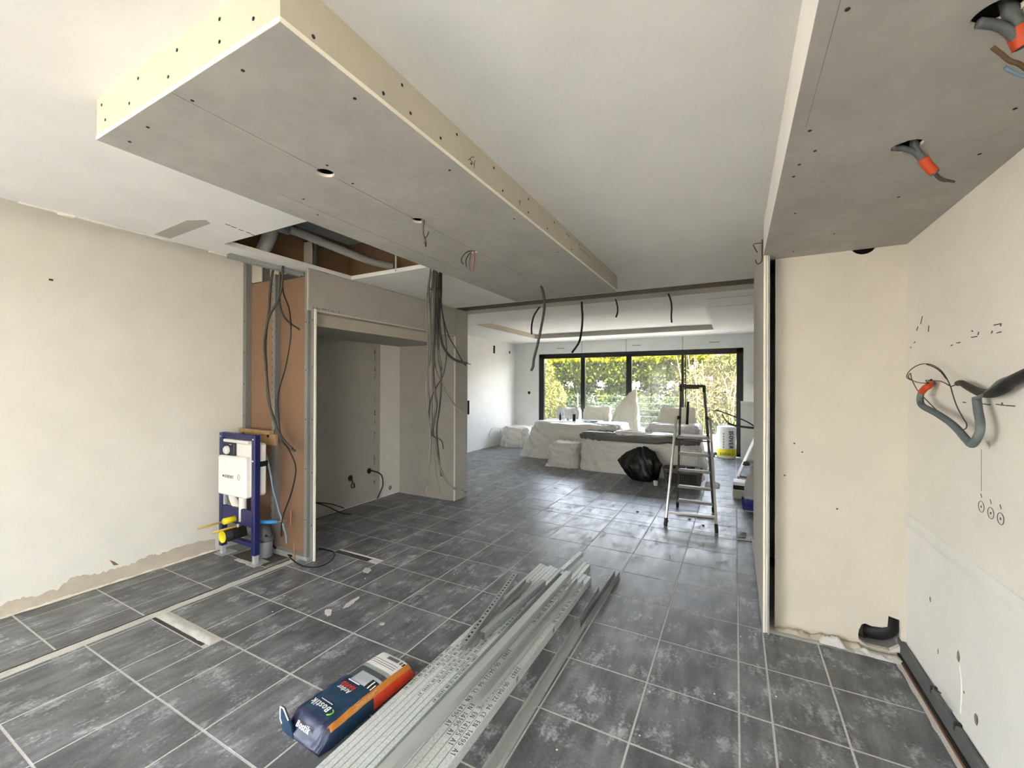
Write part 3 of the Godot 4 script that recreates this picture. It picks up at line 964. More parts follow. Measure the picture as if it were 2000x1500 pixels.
func build_stud_wall() -> void:
	var w := structure("wall_stud", "open stud wall: galvanised studs in front of brown-backed plasterboard", "wall", Vector3(-3.7, 0, -2.36))
	part(w, "backing_board", box_mesh(Vector3(-4.10, 0.01, -2.4), Vector3(-3.665, 2.46, -2.3875)), M.brown_board, "brown paper back of plasterboard")
	part(w, "backing_board", box_mesh(Vector3(-3.662, 0.01, -2.4), Vector3(-3.235, 2.44, -2.3875)), M.brown_board, "brown paper back of plasterboard")
	part(w, "upper_board", box_mesh(Vector3(-4.14, 2.47, -2.402), Vector3(-3.95, 2.74, -2.39)), M.board_side)
	part(w, "upper_board", box_mesh(Vector3(-3.82, 2.50, -2.402), Vector3(-3.24, 2.74, -2.39)), M.board_side)
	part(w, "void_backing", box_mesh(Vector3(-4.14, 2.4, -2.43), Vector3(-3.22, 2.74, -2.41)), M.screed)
	part(w, "stud", upright(-4.148, -4.10, -2.3875, -2.335, 0.0, 2.70), M.zinc_old)
	part(w, "stud", upright(-3.70, -3.652, -2.3875, -2.335, 0.0, 2.49), M.zinc_old)
	part(w, "stud", upright(-3.245, -3.205, -2.3875, -2.335, 0.0, 2.47), M.zinc_old)
	part(w, "floor_track", box_mesh(Vector3(-4.14, 0.0, -2.39), Vector3(-3.2, 0.03, -2.334)), M.zinc_dull)
	# screws and perforations on the studs
	var st := new_st()
	for k in 34:
		var y := 0.15 + k * 0.068
		bx(st, Vector3(-3.695, y, -2.3345), Vector3(-3.690, y + 0.018, -2.3335))
	part(w, "perforations", done(st), M.ink).set_meta("kind", "stuff")
	var list: Array = []
	for y in [0.35, 0.78, 1.2, 1.62, 2.03]:
		list.append(Vector3(-3.225, y, -2.3345))
	for y in [1.2, 1.5, 1.8, 2.1]:
		list.append(Vector3(-4.125, y, -2.3345))
	screws(w, list, 2, M.ink)
	# pine brace between the studs
	var b := thing("pine_brace", "pale pine board fixed across the studs above the white cistern", "board", Vector3(-3.9, 0.95, -2.3))
	part(b, "plank", box_mesh(Vector3(-4.13, 0.955, -2.333), Vector3(-3.60, 1.055, -2.306), 0.002), M.pine)
	part(b, "ledge", box_mesh(Vector3(-4.13, 1.05, -2.333), Vector3(-3.66, 1.085, -2.29), 0.002), M.pine)
	for x in [-4.08, -3.70]:
		part(b, "bolt", lathe_mesh(Vector3.ZERO, [Vector2(0.0001, -0.002), Vector2(0.012, -0.002), Vector2(0.012, 0.004), Vector2(0.0001, 0.004)], 10, Transform3D(Basis(Vector3.RIGHT, PI / 2), Vector3(x, 1.035, -2.303))), M.ink)

func build_niche() -> void:
	var n := structure("wall_niche", "plasterboard niche with a deep lintel, open to the kitchen end", "wall", Vector3(-3.7, 0, -3.4))
	# lintel board and its track, post edge, stub wall
	part(n, "lintel_board", box_mesh(Vector3(-3.2125, 2.14, -4.45), Vector3(-3.2, 2.485, -2.335)), M.board_grey)
	part(n, "lintel_core", box_mesh(Vector3(-3.30, 2.13, -4.45), Vector3(-3.2125, 2.485, -2.405)), M.board_grey)
	part(n, "lintel_edge", box_mesh(Vector3(-3.2128, 2.137, -4.45), Vector3(-3.1995, 2.141, -2.335)), M.plaster_core)
	part(n, "post_board", box_mesh(Vector3(-3.2045, 0.0, -2.375), Vector3(-3.155, 2.14, -2.3625)), M.zinc_old)
	part(n, "post_edge", box_mesh(Vector3(-3.158, 0.0, -2.376), Vector3(-3.146, 2.14, -2.3605)), M.plaster_core)
	part(n, "post_edge", box_mesh(Vector3(-3.2125, 2.13, -2.345), Vector3(-3.1985, 2.485, -2.333)), M.board_side)
	var list: Array = []
	for y in [0.3, 0.75, 1.2, 1.65, 2.05]:
		list.append(Vector3(-3.18, y, -2.362))
	screws(n, list, 2, M.ink)
	part(n, "niche_ceiling", box_mesh(Vector3(XL, 2.03, -4.45), Vector3(-3.30, 2.045, -2.4)), M.board_grey)
	part(n, "lintel_back", box_mesh(Vector3(-3.315, 2.02, -4.45), Vector3(-3.29, 2.13, -2.4)), M.board_side)
	part(n, "side_lining", box_mesh(Vector3(XL, 0.0, -2.412), Vector3(-3.2, 2.13, -2.4)), M.board_grey)
	part(n, "back_lining", box_mesh(Vector3(XL, 0.012, -4.08), Vector3(XL + 0.0125, 2.03, -2.41)), M.board_grey)
	part(n, "back_strip", box_mesh(Vector3(XL, 0.012, -4.45), Vector3(XL + 0.012, 2.03, -4.085)), M.wall, "pale painted strip")
	part(n, "stub_lining", box_mesh(Vector3(XL, 0.0, -4.4625), Vector3(-3.2125, 2.49, -4.45)), M.board_grey)
	part(n, "stub_wall", box_mesh(Vector3(XL, 0.0, -4.74), Vector3(-3.2, 2.49, -4.4625)), M.board_grey)
	part(n, "stub_edge", box_mesh(Vector3(-3.2125, 0.0, -4.463), Vector3(-3.1985, 2.13, -4.448)), M.plaster_core)
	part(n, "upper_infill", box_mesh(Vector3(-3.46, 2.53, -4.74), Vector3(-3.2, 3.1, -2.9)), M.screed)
	# stencilled board marking, jagged joint of the lining
	var st := new_st()
	for k in 22:
		if rng.randf() < 0.8:
			bx(st, Vector3(-3.2, 2.155, -2.38 - k * 0.014), Vector3(-3.1992, 2.155 + rng.randf_range(0.006, 0.014), -2.388 - k * 0.014))
	for k in 5:
		bx(st, Vector3(-3.2, 2.165, -4.02 - k * 0.02), Vector3(-3.1992, 2.165 + rng.randf_range(0.008, 0.018), -4.034 - k * 0.02))
	part(n, "printed_marking", done(st), M.pencil).set_meta("kind", "stuff")
	st = new_st()
	for k in 40:
		var y := rng.randf_range(0.2, 2.0)
		bx(st, Vector3(XL + 0.0125, y, -3.99 + rng.randf_range(-0.012, 0.012)), Vector3(XL + 0.0132, y + rng.randf_range(0.01, 0.06), -3.985))
	part(n, "joint_marks", done(st), M.pencil).set_meta("kind", "stuff")
	part(n, "dark_hole_disc", lathe_mesh(Vector3.ZERO, [Vector2(0.0001, 0.0), Vector2(0.036, 0.0), Vector2(0.032, 0.003), Vector2(0.0001, 0.003)], 16, Transform3D(Basis(Vector3.FORWARD, PI / 2), Vector3(XL + 0.013, 0.36, -3.60))), M.rubber)  # black disc painting the darkness of an open hole in the lining
	part(n, "dark_hole_disc", lathe_mesh(Vector3.ZERO, [Vector2(0.0001, 0.0), Vector2(0.036, 0.0), Vector2(0.032, 0.003), Vector2(0.0001, 0.003)], 16, Transform3D(Basis(Vector3.FORWARD, PI / 2), Vector3(XL + 0.013, 0.395, -3.90))), M.rubber)  # second hole, its inner shade likewise put into a black disc
	part(n, "vent_hole", lathe_mesh(Vector3.ZERO, [Vector2(0.0001, 0.0), Vector2(0.03, 0.0), Vector2(0.026, 0.003), Vector2(0.0001, 0.003)], 16, Transform3D(Basis(Vector3.FORWARD, PI / 2), Vector3(XL + 0.0125, 0.10, -4.27))), M.dent)
	var c := thing("socket_cable", "short dark loop of cable poking out of a hole in the niche", "cable", Vector3(XL + 0.02, 0.3, -3.6), "socket cables in the niche")
	part(c, "cord", tube_mesh(PackedVector3Array([Vector3(XL, 0.36, -3.60), Vector3(XL + 0.05, 0.33, -3.60), Vector3(XL + 0.05, 0.27, -3.58), Vector3(XL + 0.05, 0.245, -3.60), Vector3(XL + 0.045, 0.25, -3.64), Vector3(XL + 0.04, 0.30, -3.63)]), 0.006), M.cable_black)
	c = thing("socket_cable", "black cable curving from a niche socket hole down to the floor", "cable", Vector3(XL + 0.02, 0.2, -3.9), "socket cables in the niche")
	part(c, "cord", tube_mesh(PackedVector3Array([Vector3(XL, 0.395, -3.90), Vector3(XL + 0.06, 0.39, -3.93), Vector3(XL + 0.10, 0.33, -4.02), Vector3(XL + 0.10, 0.20, -4.05), Vector3(XL + 0.08, 0.10, -4.02), Vector3(XL + 0.07, 0.03, -3.98)]), 0.008), M.cable_black)
	c = thing("socket_cable", "forked black cable sticking out low behind the metal post of the niche", "cable", Vector3(XL + 0.02, 0.2, -3.1), "socket cables in the niche")
	part(c, "cord", tube_mesh(PackedVector3Array([Vector3(XL, 0.20, -3.04), Vector3(XL + 0.10, 0.20, -3.08), Vector3(XL + 0.25, 0.19, -3.14), Vector3(XL + 0.38, 0.15, -3.2)]), 0.006), M.cable_black)
	part(c, "cord", tube_mesh(PackedVector3Array([Vector3(XL + 0.08, 0.20, -3.07), Vector3(XL + 0.2, 0.16, -3.13), Vector3(XL + 0.34, 0.09, -3.2), Vector3(XL + 0.42, 0.075, -3.26)]), 0.006), M.cable_black)

# ---------------------------------------------------------------- right side
func build_right_side() -> void:
	var w := structure("wall_right", "cream wall with pencil marks and a ledge-like plaster band at hip height", "wall", Vector3(XR, 0, -1.0))
	part(w, "upper_face", box_mesh(Vector3(XR, 0.80, -4.4), Vector3(XR + 0.16, 3.15, 1.8)), M.wall)
	part(w, "window_head", box_mesh(Vector3(XR, 2.35, 1.8), Vector3(XR + 0.16, 3.15, ZR + 0.2)), M.wall)
	var sw := structure("window_3", "unseen black framed window added in the right wall behind the camera for more daylight", "window")
	var fs := new_st()
	for z in [1.8, 3.1, ZR - 0.06]:
		bx(fs, Vector3(XR + 0.05, 0, z), Vector3(XR + 0.11, 2.35, z + 0.06))
	bx(fs, Vector3(XR + 0.05, 2.29, 1.8), Vector3(XR + 0.11, 2.35, ZR))
	bx(fs, Vector3(XR + 0.05, 0, 1.8), Vector3(XR + 0.11, 0.05, ZR))
	part(sw, "frame", done(fs), M.black_alu)  # unseen opening, added as an extra light source for the kitchen end
	part(sw, "pane", box_mesh(Vector3(XR + 0.077, 0.05, 1.86), Vector3(XR + 0.083, 2.29, 3.1)), M.glass)
	part(sw, "pane", box_mesh(Vector3(XR + 0.077, 0.05, 3.16), Vector3(XR + 0.083, 2.29, ZR - 0.06)), M.glass)
	# lower face stands a little proud; a sloping plaster band joins the two
	var st := new_st()
	var prof := [Vector2(XR, 0.803), Vector2(XR - 0.001, 0.802), Vector2(XR - 0.014, 0.775), Vector2(XR - 0.012, 0.755), Vector2(XR - 0.006, 0.73), Vector2(XR - 0.004, 0.70)]
	for i in prof.size() - 1:
		var a: Vector2 = prof[i]
		var b: Vector2 = prof[i + 1]
		quad(st, Vector3(a.x, a.y, -4.4), Vector3(b.x, b.y, -4.4), Vector3(b.x, b.y, 1.8), Vector3(a.x, a.y, 1.8))
	part(w, "plaster_band", done(st), M.wall_white)
	part(w, "lower_face", box_mesh(Vector3(XR - 0.004, -0.02, -4.4), Vector3(XR + 0.16, 0.80, 1.8)), M.wall_white)
	# pencil marks, drill circles, dents
	st = new_st(true)
	var marks: Array = [PackedVector3Array([Vector3(0.839, 1.821, -2.885), Vector3(0.839, 1.857, -2.861)]),
	PackedVector3Array([Vector3(0.839, 1.731, -2.975), Vector3(0.839, 1.737, -2.959)]),
	PackedVector3Array([Vector3(0.839, 1.709, -3.030), Vector3(0.839, 1.714, -3.015)]),
	PackedVector3Array([Vector3(0.839, 1.681, -2.542), Vector3(0.839, 1.683, -2.526)]),
	PackedVector3Array([Vector3(0.839, 1.688, -2.489), Vector3(0.839, 1.687, -2.456)]),
	PackedVector3Array([Vector3(0.839, 1.726, -2.358), Vector3(0.839, 1.721, -2.350)]),
	PackedVector3Array([Vector3(0.839, 1.703, -2.308), Vector3(0.839, 1.715, -2.303)]),
	PackedVector3Array([Vector3(0.839, 1.699, -2.211), Vector3(0.839, 1.707, -2.204)]),
	PackedVector3Array([Vector3(0.839, 1.696, -2.173), Vector3(0.839, 1.697, -2.146)]),
	PackedVector3Array([Vector3(0.839, 1.699, -2.360), Vector3(0.839, 1.698, -2.316)]),
	PackedVector3Array([Vector3(0.839, 1.727, -2.193), Vector3(0.839, 1.726, -2.146)]),
	PackedVector3Array([Vector3(0.839, 1.718, -2.150), Vector3(0.839, 1.726, -2.146)]),
	PackedVector3Array([Vector3(0.839, 1.436, -2.433), Vector3(0.839, 1.435, -2.407)]),
	PackedVector3Array([Vector3(0.838, 1.435, -2.277), Vector3(0.839, 1.433, -2.218)]),
	PackedVector3Array([Vector3(0.839, 1.437, -2.179), Vector3(0.839, 1.435, -2.123)]),
	PackedVector3Array([Vector3(0.839, 1.435, -2.114), Vector3(0.839, 1.435, -2.062)]),
	PackedVector3Array([Vector3(0.838, 1.445, -2.139), Vector3(0.839, 1.438, -2.138)]),
	PackedVector3Array([Vector3(0.839, 1.793, -2.940), Vector3(0.838, 1.812, -2.919)]),
	PackedVector3Array([Vector3(0.839, 1.770, -2.787), Vector3(0.839, 1.800, -2.781)])]
	for m in marks:
		tube(st, m, 0.0022, 5)
	var cs: PackedVector3Array = PackedVector3Array([Vector3(0.839, 1.038, -2.283), Vector3(0.839, 1.031, -2.215), Vector3(0.838, 1.029, -2.147)])
	for c in cs:
		var ring := PackedVector3Array()
		for k in 19:
			var a := TAU * k / 18.0
			ring.append(c + Vector3(0, 0.021 * cos(a), 0.021 * sin(a)))
		tube(st, ring, 0.0012, 4)
		tube(st, PackedVector3Array([c + Vector3(0, -0.004, 0), c + Vector3(0, 0.004, 0)]), 0.002, 5)
		tube(st, PackedVector3Array([c + Vector3(0, 0.035, 0.004), c + Vector3(0, 0.05, -0.004)]), 0.0012, 4)
	tube(st, PackedVector3Array([cs[0] + Vector3(0, 0.06, 0), cs[0] + Vector3(0, 0.22, 0)]), 0.0006, 4)
	part(w, "pencil_marks", done(st), M.pencil).set_meta("kind", "stuff")
	st = new_st(true)
	for p in [[0.36, -2.46, 0.022, 0.012], [0.20, -2.31, 0.022, 0.013], [0.24, -2.41, 0.006, 0.005], [0.27, -2.66, 0.012, 0.003], [0.47, -2.75, 0.012, 0.008], [0.74, -2.97, 0.006, 0.006]]:
		var pts := PackedVector2Array()
		for k in 12:
			var a := TAU * k / 12.0
			pts.append(Vector2(p[1] + cos(a) * p[3] * rng.randf_range(0.8, 1.2), p[0] + sin(a) * p[2] * rng.randf_range(0.8, 1.2)))
		prism(st, pts, XR - 0.0055, XR - 0.003, 0)
	part(w, "dents", done(st), M.dent).set_meta("kind", "stuff")
	part(w, "scratch", tube_mesh(PackedVector3Array([Vector3(XR - 0.004, 0.33, -2.45), Vector3(XR - 0.004, 0.25, -2.43), Vector3(XR - 0.004, 0.13, -2.44)]), 0.003, 6), M.plaster_core)
	# end panel of the passage, with a round hole at its head and broken corners at the floor
	var e := structure("wall_end", "cream painted end panel beside the right wall, broken open at its bottom corner", "wall", Vector3(0.5, 0, -3.1))
	var bb := CSGBox3D.new()
	bb.name = "panel"
	bb.size = Vector3(XR - 0.220, 2.31, 0.03)
	bb.material = M.panel_cream
	e.add_child(bb)
	bb.position = Vector3((XR + 0.220) * 0.5, 2.31 * 0.5 + 0.0, -3.095) - e.position
	var cy := CSGCylinder3D.new()
	cy.name = "round_hole"
	cy.radius = 0.062
	cy.height = 0.2
	cy.sides = 30
	cy.operation = CSGShape3D.OPERATION_SUBTRACTION
	cy.material = M.plaster_core
	bb.add_child(cy)
	cy.position = Vector3(0.65, 2.322, -3.095) - e.position - bb.position
	cy.rotation.x = PI / 2
	var ph := CSGPolygon3D.new()
	ph.name = "broken_corner"
	ph.polygon = PackedVector2Array([Vector2(0.63, 0.045), Vector2(0.628, 0.07), Vector2(0.632, 0.10), Vector2(0.645, 0.135), Vector2(0.66, 0.142), Vector2(0.69, 0.135), Vector2(0.735, 0.14), Vector2(0.758, 0.15), Vector2(0.762, 0.212), Vector2(0.815, 0.20), Vector2(0.818, 0.06), Vector2(0.77, 0.018), Vector2(0.66, 0.02)])
	ph.depth = 0.2
	ph.operation = CSGShape3D.OPERATION_SUBTRACTION
	ph.material = M.plaster_core
	bb.add_child(ph)
	ph.position = Vector3(0, 0, -3.0) - e.position - bb.position
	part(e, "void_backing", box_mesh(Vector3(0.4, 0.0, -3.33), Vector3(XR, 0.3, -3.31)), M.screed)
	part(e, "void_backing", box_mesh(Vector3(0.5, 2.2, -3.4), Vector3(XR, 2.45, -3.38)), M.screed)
	part(e, "floor_plaster", rough_strip(0.215, 0.64, -3.085, -3.03, 0.004, 0.035, 41), M.bare)
	part(e, "floor_plaster", rough_strip(0.44, 0.56, -3.075, -3.0, 0.008, 0.045, 42), M.cement)
	part(e, "floor_plaster", rough_strip(0.60, 0.815, -3.06, -2.985, 0.004, 0.022, 43), M.cement)
	var list: Array = []
	for p in [[0.32, 1.15], [0.36, 1.1], [0.27, 0.95], [0.53, 0.78]]:
		list.append(Vector3(p[0], p[1], -3.08))
	screws(e, list, 2, M.pencil)
	# partition on the left of the passage: boards, steel edge, dark gap
	var p := structure("wall_partition", "grey plasterboard partition with a pale cut edge and a black gap", "wall", Vector3(0.17, 0, -3.7))
	part(p, "board", box_mesh(Vector3(0.150, 0.012, -4.45), Vector3(0.1625, 2.49, -2.962)), M.board_grey)
	part(p, "board_edge", box_mesh(Vector3(0.1505, 0.012, -2.9625), Vector3(0.162, 2.29, -2.9585)), M.plaster_core)
	part(p, "inner_board", box_mesh(Vector3(0.1635, 0.012, -4.45), Vector3(0.174, 2.29, -2.966)), M.plaster_core)
	part(p, "steel_edge", box_mesh(Vector3(0.1745, 0.0, -4.4), Vector3(0.184, 2.29, -2.972)), M.zinc_dull)
	# drain pipe in the hole, duct along the skirting
	var d := thing("drain_pipe", "black bent drain pipe seen in the broken corner of the end panel", "pipe", Vector3(0.72, 0.06, -3.16))
	part(d, "bend", tube_mesh(PackedVector3Array([Vector3(0.56, 0.06, -3.27), Vector3(0.63, 0.06, -3.24), Vector3(0.70, 0.062, -3.2), Vector3(0.77, 0.085, -3.19), Vector3(0.80, 0.16, -3.2), Vector3(0.805, 0.25, -3.22)]), 0.05, 14), M.rubber)
	part(d, "collar", tube_mesh(PackedVector3Array([Vector3(0.655, 0.061, -3.225), Vector3(0.69, 0.062, -3.205)]), 0.058, 16, 1), M.conduit_dark)
	var k := thing("skirting_duct", "dark grey pipe duct running along the foot of the right wall", "duct", Vector3(0.81, 0, -1.0))
	st = new_st()
	bx(st, Vector3(0.812, 0.0, -3.13), Vector3(0.8355, 0.088, 1.75), 0.006)
	part(k, "casing", done(st), M.conduit_dark)
	part(k, "pipe", rod(Vector3(0.806, 0.012, -3.1), Vector3(0.806, 0.012, 1.75), 0.008), M.rubber)
	part(k, "pipe", rod(Vector3(0.797, 0.008, -3.0), Vector3(0.797, 0.008, 1.75), 0.005), M.copper)
	for z in [-2.66, -2.42, -2.1]:
		part(k, "clip", box_mesh(Vector3(0.811, 0.06, z), Vector3(0.8355, 0.096, z - 0.018), 0.003), M.rubber)
	k = thing("wall_hook", "small dark wire hook sticking out of the right wall above the duct", "hook", Vector3(0.82, 0.15, -2.58))
	part(k, "wire", tube_mesh(PackedVector3Array([Vector3(0.832, 0.10, -2.62), Vector3(0.80, 0.125, -2.60), Vector3(0.80, 0.13, -2.50), Vector3(0.815, 0.12, -2.46), Vector3(0.80, 0.11, -2.50), Vector3(0.81, 0.10, -2.58)]), 0.003, 6), M.conduit_dark)

# ---------------------------------------------------------------- window of the living room
func build_window() -> void:
	var w := structure("window_1", "wide black four-part sliding window of the living room", "window", Vector3(-2.2, 0, ZW))
	var z0 := ZW - 0.10
	var z1 := ZW - 0.02
	part(w, "jamb", box_mesh(Vector3(-4.57, 0.0, z0), Vector3(-4.43, 2.31, z1), 0.004), M.black_alu)
	part(w, "jamb", box_mesh(Vector3(0.02, 0.0, z0), Vector3(0.15, 2.31, z1), 0.004), M.black_alu)
	part(w, "head", box_mesh(Vector3(-4.57, 2.19, z0), Vector3(0.15, 2.31, z1), 0.004), M.black_alu)
	part(w, "sill", box_mesh(Vector3(-4.57, 0.0, z0), Vector3(0.15, 0.06, z1), 0.004), M.black_alu)
	part(w, "mullion", box_mesh(Vector3(-3.43, 0.0, z0), Vector3(-3.32, 2.25, z1 - 0.01), 0.004), M.black_alu)
	part(w, "mullion", box_mesh(Vector3(-2.30, 0.0, z0), Vector3(-2.17, 2.25, z1), 0.004), M.black_alu)
	part(w, "mullion", box_mesh(Vector3(-1.075, 0.0, z0), Vector3(-1.02, 2.25, z1 - 0.01), 0.004), M.black_alu)
	part(w, "mullion", box_mesh(Vector3(-0.995, 0.0, z0 - 0.04), Vector3(-0.97, 2.25, z1 - 0.05), 0.004), M.black_alu)
	var xs := [[-4.43, -3.43], [-3.32, -2.30], [-2.17, -1.075], [-0.97, 0.02]]
	for x in xs:
		part(w, "pane", box_mesh(Vector3(x[0], 0.06, ZW - 0.066), Vector3(x[1], 2.19, ZW - 0.06)), M.glass)

# ---------------------------------------------------------------- garden
func leaf_mesh(l: float, w: float) -> ArrayMesh:
	var st := new_st()
	var a := Vector3.ZERO
	var b := Vector3(w * 0.5, w * 0.12, l * 0.5)
	var c := Vector3(0, 0, l)
	var d := Vector3(-w * 0.5, w * 0.12, l * 0.5)
	tri(st, a, c, b)
	tri(st, a, d, c)
	return done(st)

func foliage(parent: Node3D, called: String, blobs: Array, count: int, leaf: ArrayMesh, cols: Array, sd: int, droop := 0.0) -> void:
	var r := RandomNumberGenerator.new()
	r.seed = sd
	var mm := MultiMesh.new()
	mm.transform_format = MultiMesh.TRANSFORM_3D
	mm.use_colors = true
	mm.mesh = leaf
	mm.instance_count = count
	var total := 0.0
	for b in blobs:
		total += b[1].x * b[1].y * b[1].z
	for i in count:
		var pick := r.randf() * total
		var bl: Array = blobs[0]
		for b in blobs:
			pick -= b[1].x * b[1].y * b[1].z
			if pick <= 0.0:
				bl = b
				break
		var dir := Vector3(r.randfn(), r.randfn(), r.randfn()).normalized()
		var rad := pow(r.randf(), 0.45)
		var p: Vector3 = bl[0] + Vector3(dir.x * bl[1].x, dir.y * bl[1].y, dir.z * bl[1].z) * rad
		var fwd := (dir + Vector3(r.randfn(), r.randfn() - droop, r.randfn()) * 0.9).normalized()
		var bs := Basis.looking_at(fwd, Vector3(r.randfn(), 1.5, r.randfn()).normalized()).scaled(Vector3.ONE * r.randf_range(0.7, 1.3))
		mm.set_instance_transform(i, Transform3D(bs, p - parent.position))
		var c: Color = cols[r.randi() % cols.size()]
		mm.set_instance_color(i, c * r.randf_range(0.75, 1.2))
	var o := MultiMeshInstance3D.new()
	o.name = called
	o.multimesh = mm
	o.material_override = M.leaf
	o.set_meta("kind", "stuff")
	parent.add_child(o, true)

func build_garden() -> void:
	var g := structure("ground_garden", "pale stone terrace and planting bed outside the living room window", "ground")
	part(g, "terrace", box_mesh(Vector3(-14, -0.25, -12.9), Vector3(8, -0.03, ZW - 0.25)), M.terrace)
	part(g, "planting_bed", box_mesh(Vector3(-30, -0.3, -40), Vector3(25, -0.06, -12.9)), M.soil)
	part(g, "kerb", box_mesh(Vector3(-14, -0.2, -12.98), Vector3(8, 0.16, -12.82), 0.01), M.render)
	g = structure("ground_terrace", "pale stone terrace outside the window behind the kitchen end", "ground")
	part(g, "paving", box_mesh(Vector3(-25, -0.25, ZR + 0.2), Vector3(25, -0.03, 30)), M.terrace)
	part(g, "side_paving", box_mesh(Vector3(-25, -0.25, -4), Vector3(XL - 0.16, -0.03, ZR + 0.2)), M.terrace)
	part(g, "side_paving", box_mesh(Vector3(XR + 0.16, -0.25, -4), Vector3(25, -0.03, ZR + 0.2)), M.terrace)
	var wl := thing("garden_wall", "white rendered neighbour wall glimpsed between the hedge trunks", "wall", Vector3(-4, 0, -20))
	part(wl, "wall_face", box_mesh(Vector3(-22, -0.1, -20.2), Vector3(-1.9, 2.15, -20)), M.render)
	part(wl, "coping", box_mesh(Vector3(-22, 2.15, -20.25), Vector3(-1.9, 2.22, -19.95)), M.render)
	wl = thing("garden_wall", "pinkish brick wall behind the oleander at the end of the garden", "wall", Vector3(1, 0, -17))
	var st := new_st()
	var rows := 13
	for j in rows:
		for i in 17:
			var x := -1.9 + i * 0.42 - (0.21 if j % 2 else 0.0)
			bx(st, Vector3(x + 0.006, j * 0.16 + 0.006, -17.02), Vector3(x + 0.414, j * 0.16 + 0.154, -16.9))
	part(wl, "brick_courses", done(st), M.brick_wall).set_meta("kind", "stuff")
	part(wl, "mortar", box_mesh(Vector3(-2.1, -0.1, -17.2), Vector3(5.4, rows * 0.16, -17.0)), M.render)
	var blocker := structure("added_sky_blocker", "unseen slab added outside the living room window to block sky light", "roof")
	part(blocker, "slab", box_mesh(Vector3(-6.5, 2.76, -11.2), Vector3(3.2, 2.95, ZW - 0.25)), M.render)  # added out of view to cut the sky light entering the far room
	# wire fence in front of the hedge
	var fe := thing("wire_fence", "dark wire mesh fence standing in front of the hedge", "fence", Vector3(-3, 0, -13.3))
	for k in 7:
		part(fe, "post", rod(Vector3(-8.0 + k * 1.7, 0, -13.3), Vector3(-8.0 + k * 1.7, 1.22, -13.3), 0.025, 8), M.fence)
	for k in 6:
		part(fe, "rail", rod(Vector3(-8.0, 0.15 + k * 0.2, -13.3), Vector3(2.2, 0.15 + k * 0.2, -13.3), 0.005, 6), M.fence)
	# hedge of small trees with bare trunks
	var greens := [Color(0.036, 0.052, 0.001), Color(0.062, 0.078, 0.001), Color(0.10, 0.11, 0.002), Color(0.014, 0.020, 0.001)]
	var limes := [Color(0.24, 0.25, 0.002), Color(0.32, 0.32, 0.003), Color(0.16, 0.18, 0.001)]  # sun shining through the hedge tops, put into the leaf colour
	var leaf := leaf_mesh(0.11, 0.062)
	for k in 9:
		var x := -9.2 + k * 1.12
		var bp := Vector3(x, 0, -14.1 + rng.randf_range(-0.15, 0.15))
		var t := thing("hedge_tree", "clipped evergreen hedge tree with a bare forked trunk and a top coloured as if backlit", "tree", bp, "hedge trees outside the living room window")
		part(t, "trunk", tube_mesh(PackedVector3Array([bp, bp + Vector3(rng.randf_range(-0.06, 0.06), 0.7, 0.03), bp + Vector3(rng.randf_range(-0.15, 0.15), 1.4, 0), bp + Vector3(rng.randf_range(-0.2, 0.2), 2.0, 0)]), 0.035, 8), M.bark)
		for b in 3:
			var y := rng.randf_range(0.7, 1.1)
			part(t, "branch", tube_mesh(PackedVector3Array([bp + Vector3(0, y, 0.02), bp + Vector3(rng.randf_range(-0.3, 0.3), y + 0.4, rng.randf_range(-0.15, 0.15)), bp + Vector3(rng.randf_range(-0.5, 0.5), y + 0.95, rng.randf_range(-0.2, 0.2))]), 0.016, 6), M.bark)
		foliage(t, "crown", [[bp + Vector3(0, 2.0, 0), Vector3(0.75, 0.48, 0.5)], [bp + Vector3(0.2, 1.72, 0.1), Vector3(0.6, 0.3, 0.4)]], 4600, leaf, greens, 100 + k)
		foliage(t, "backlit_top", [[bp + Vector3(0, 2.44, 0), Vector3(0.78, 0.24, 0.54)]], 2600, leaf, limes, 200 + k, -0.8)  # top leaves tinted yellow-green as if lit from behind
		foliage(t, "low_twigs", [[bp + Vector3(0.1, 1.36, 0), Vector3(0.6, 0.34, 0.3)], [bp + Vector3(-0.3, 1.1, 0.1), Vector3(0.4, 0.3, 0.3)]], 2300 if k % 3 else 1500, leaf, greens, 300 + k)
	# undergrowth shrubs
	for k in 8:
		var bp := Vector3(-8.4 + k * 1.25, 0, -13.65 + rng.randf_range(-0.1, 0.1))
		var t := thing("undergrowth_shrub", "low dark leafy shrub growing at the foot of the hedge", "shrub", bp, "low shrubs under the hedge")
		part(t, "stem", rod(bp, bp + Vector3(0, 0.5, 0), 0.02, 6), M.bark)
		foliage(t, "foliage", [[bp + Vector3(0, 0.62, 0), Vector3(0.8, 0.62, 0.3)]], 3600, leaf, [Color(0.03, 0.05, 0.014), Color(0.045, 0.07, 0.02), Color(0.02, 0.034, 0.01)], 400 + k)
	# pale feathery shrub at the left pane
	var bp2 := Vector3(-5.45, 0, -12.6)
	var s := thing("feathery_shrub", "tall pale yellow-green feathery shrub close to the left window pane", "shrub", bp2)
	for k in 7:
		part(s, "stem", tube_mesh(PackedVector3Array([bp2 + Vector3(rng.randf_range(-0.15, 0.15), 0, 0), bp2 + Vector3(rng.randf_range(-0.3, 0.3), 0.8, 0), bp2 + Vector3(rng.randf_range(-0.5, 0.5), 1.8, 0)]), 0.012, 6), M.bark)
	foliage(s, "foliage", [[bp2 + Vector3(0, 1.05, 0), Vector3(0.75, 0.8, 0.45)], [bp2 + Vector3(-0.35, 1.9, 0), Vector3(0.65, 0.65, 0.4)]], 9000, leaf_mesh(0.13, 0.026), [Color(0.16, 0.165, 0.05), Color(0.21, 0.21, 0.075), Color(0.12, 0.135, 0.035)], 500)
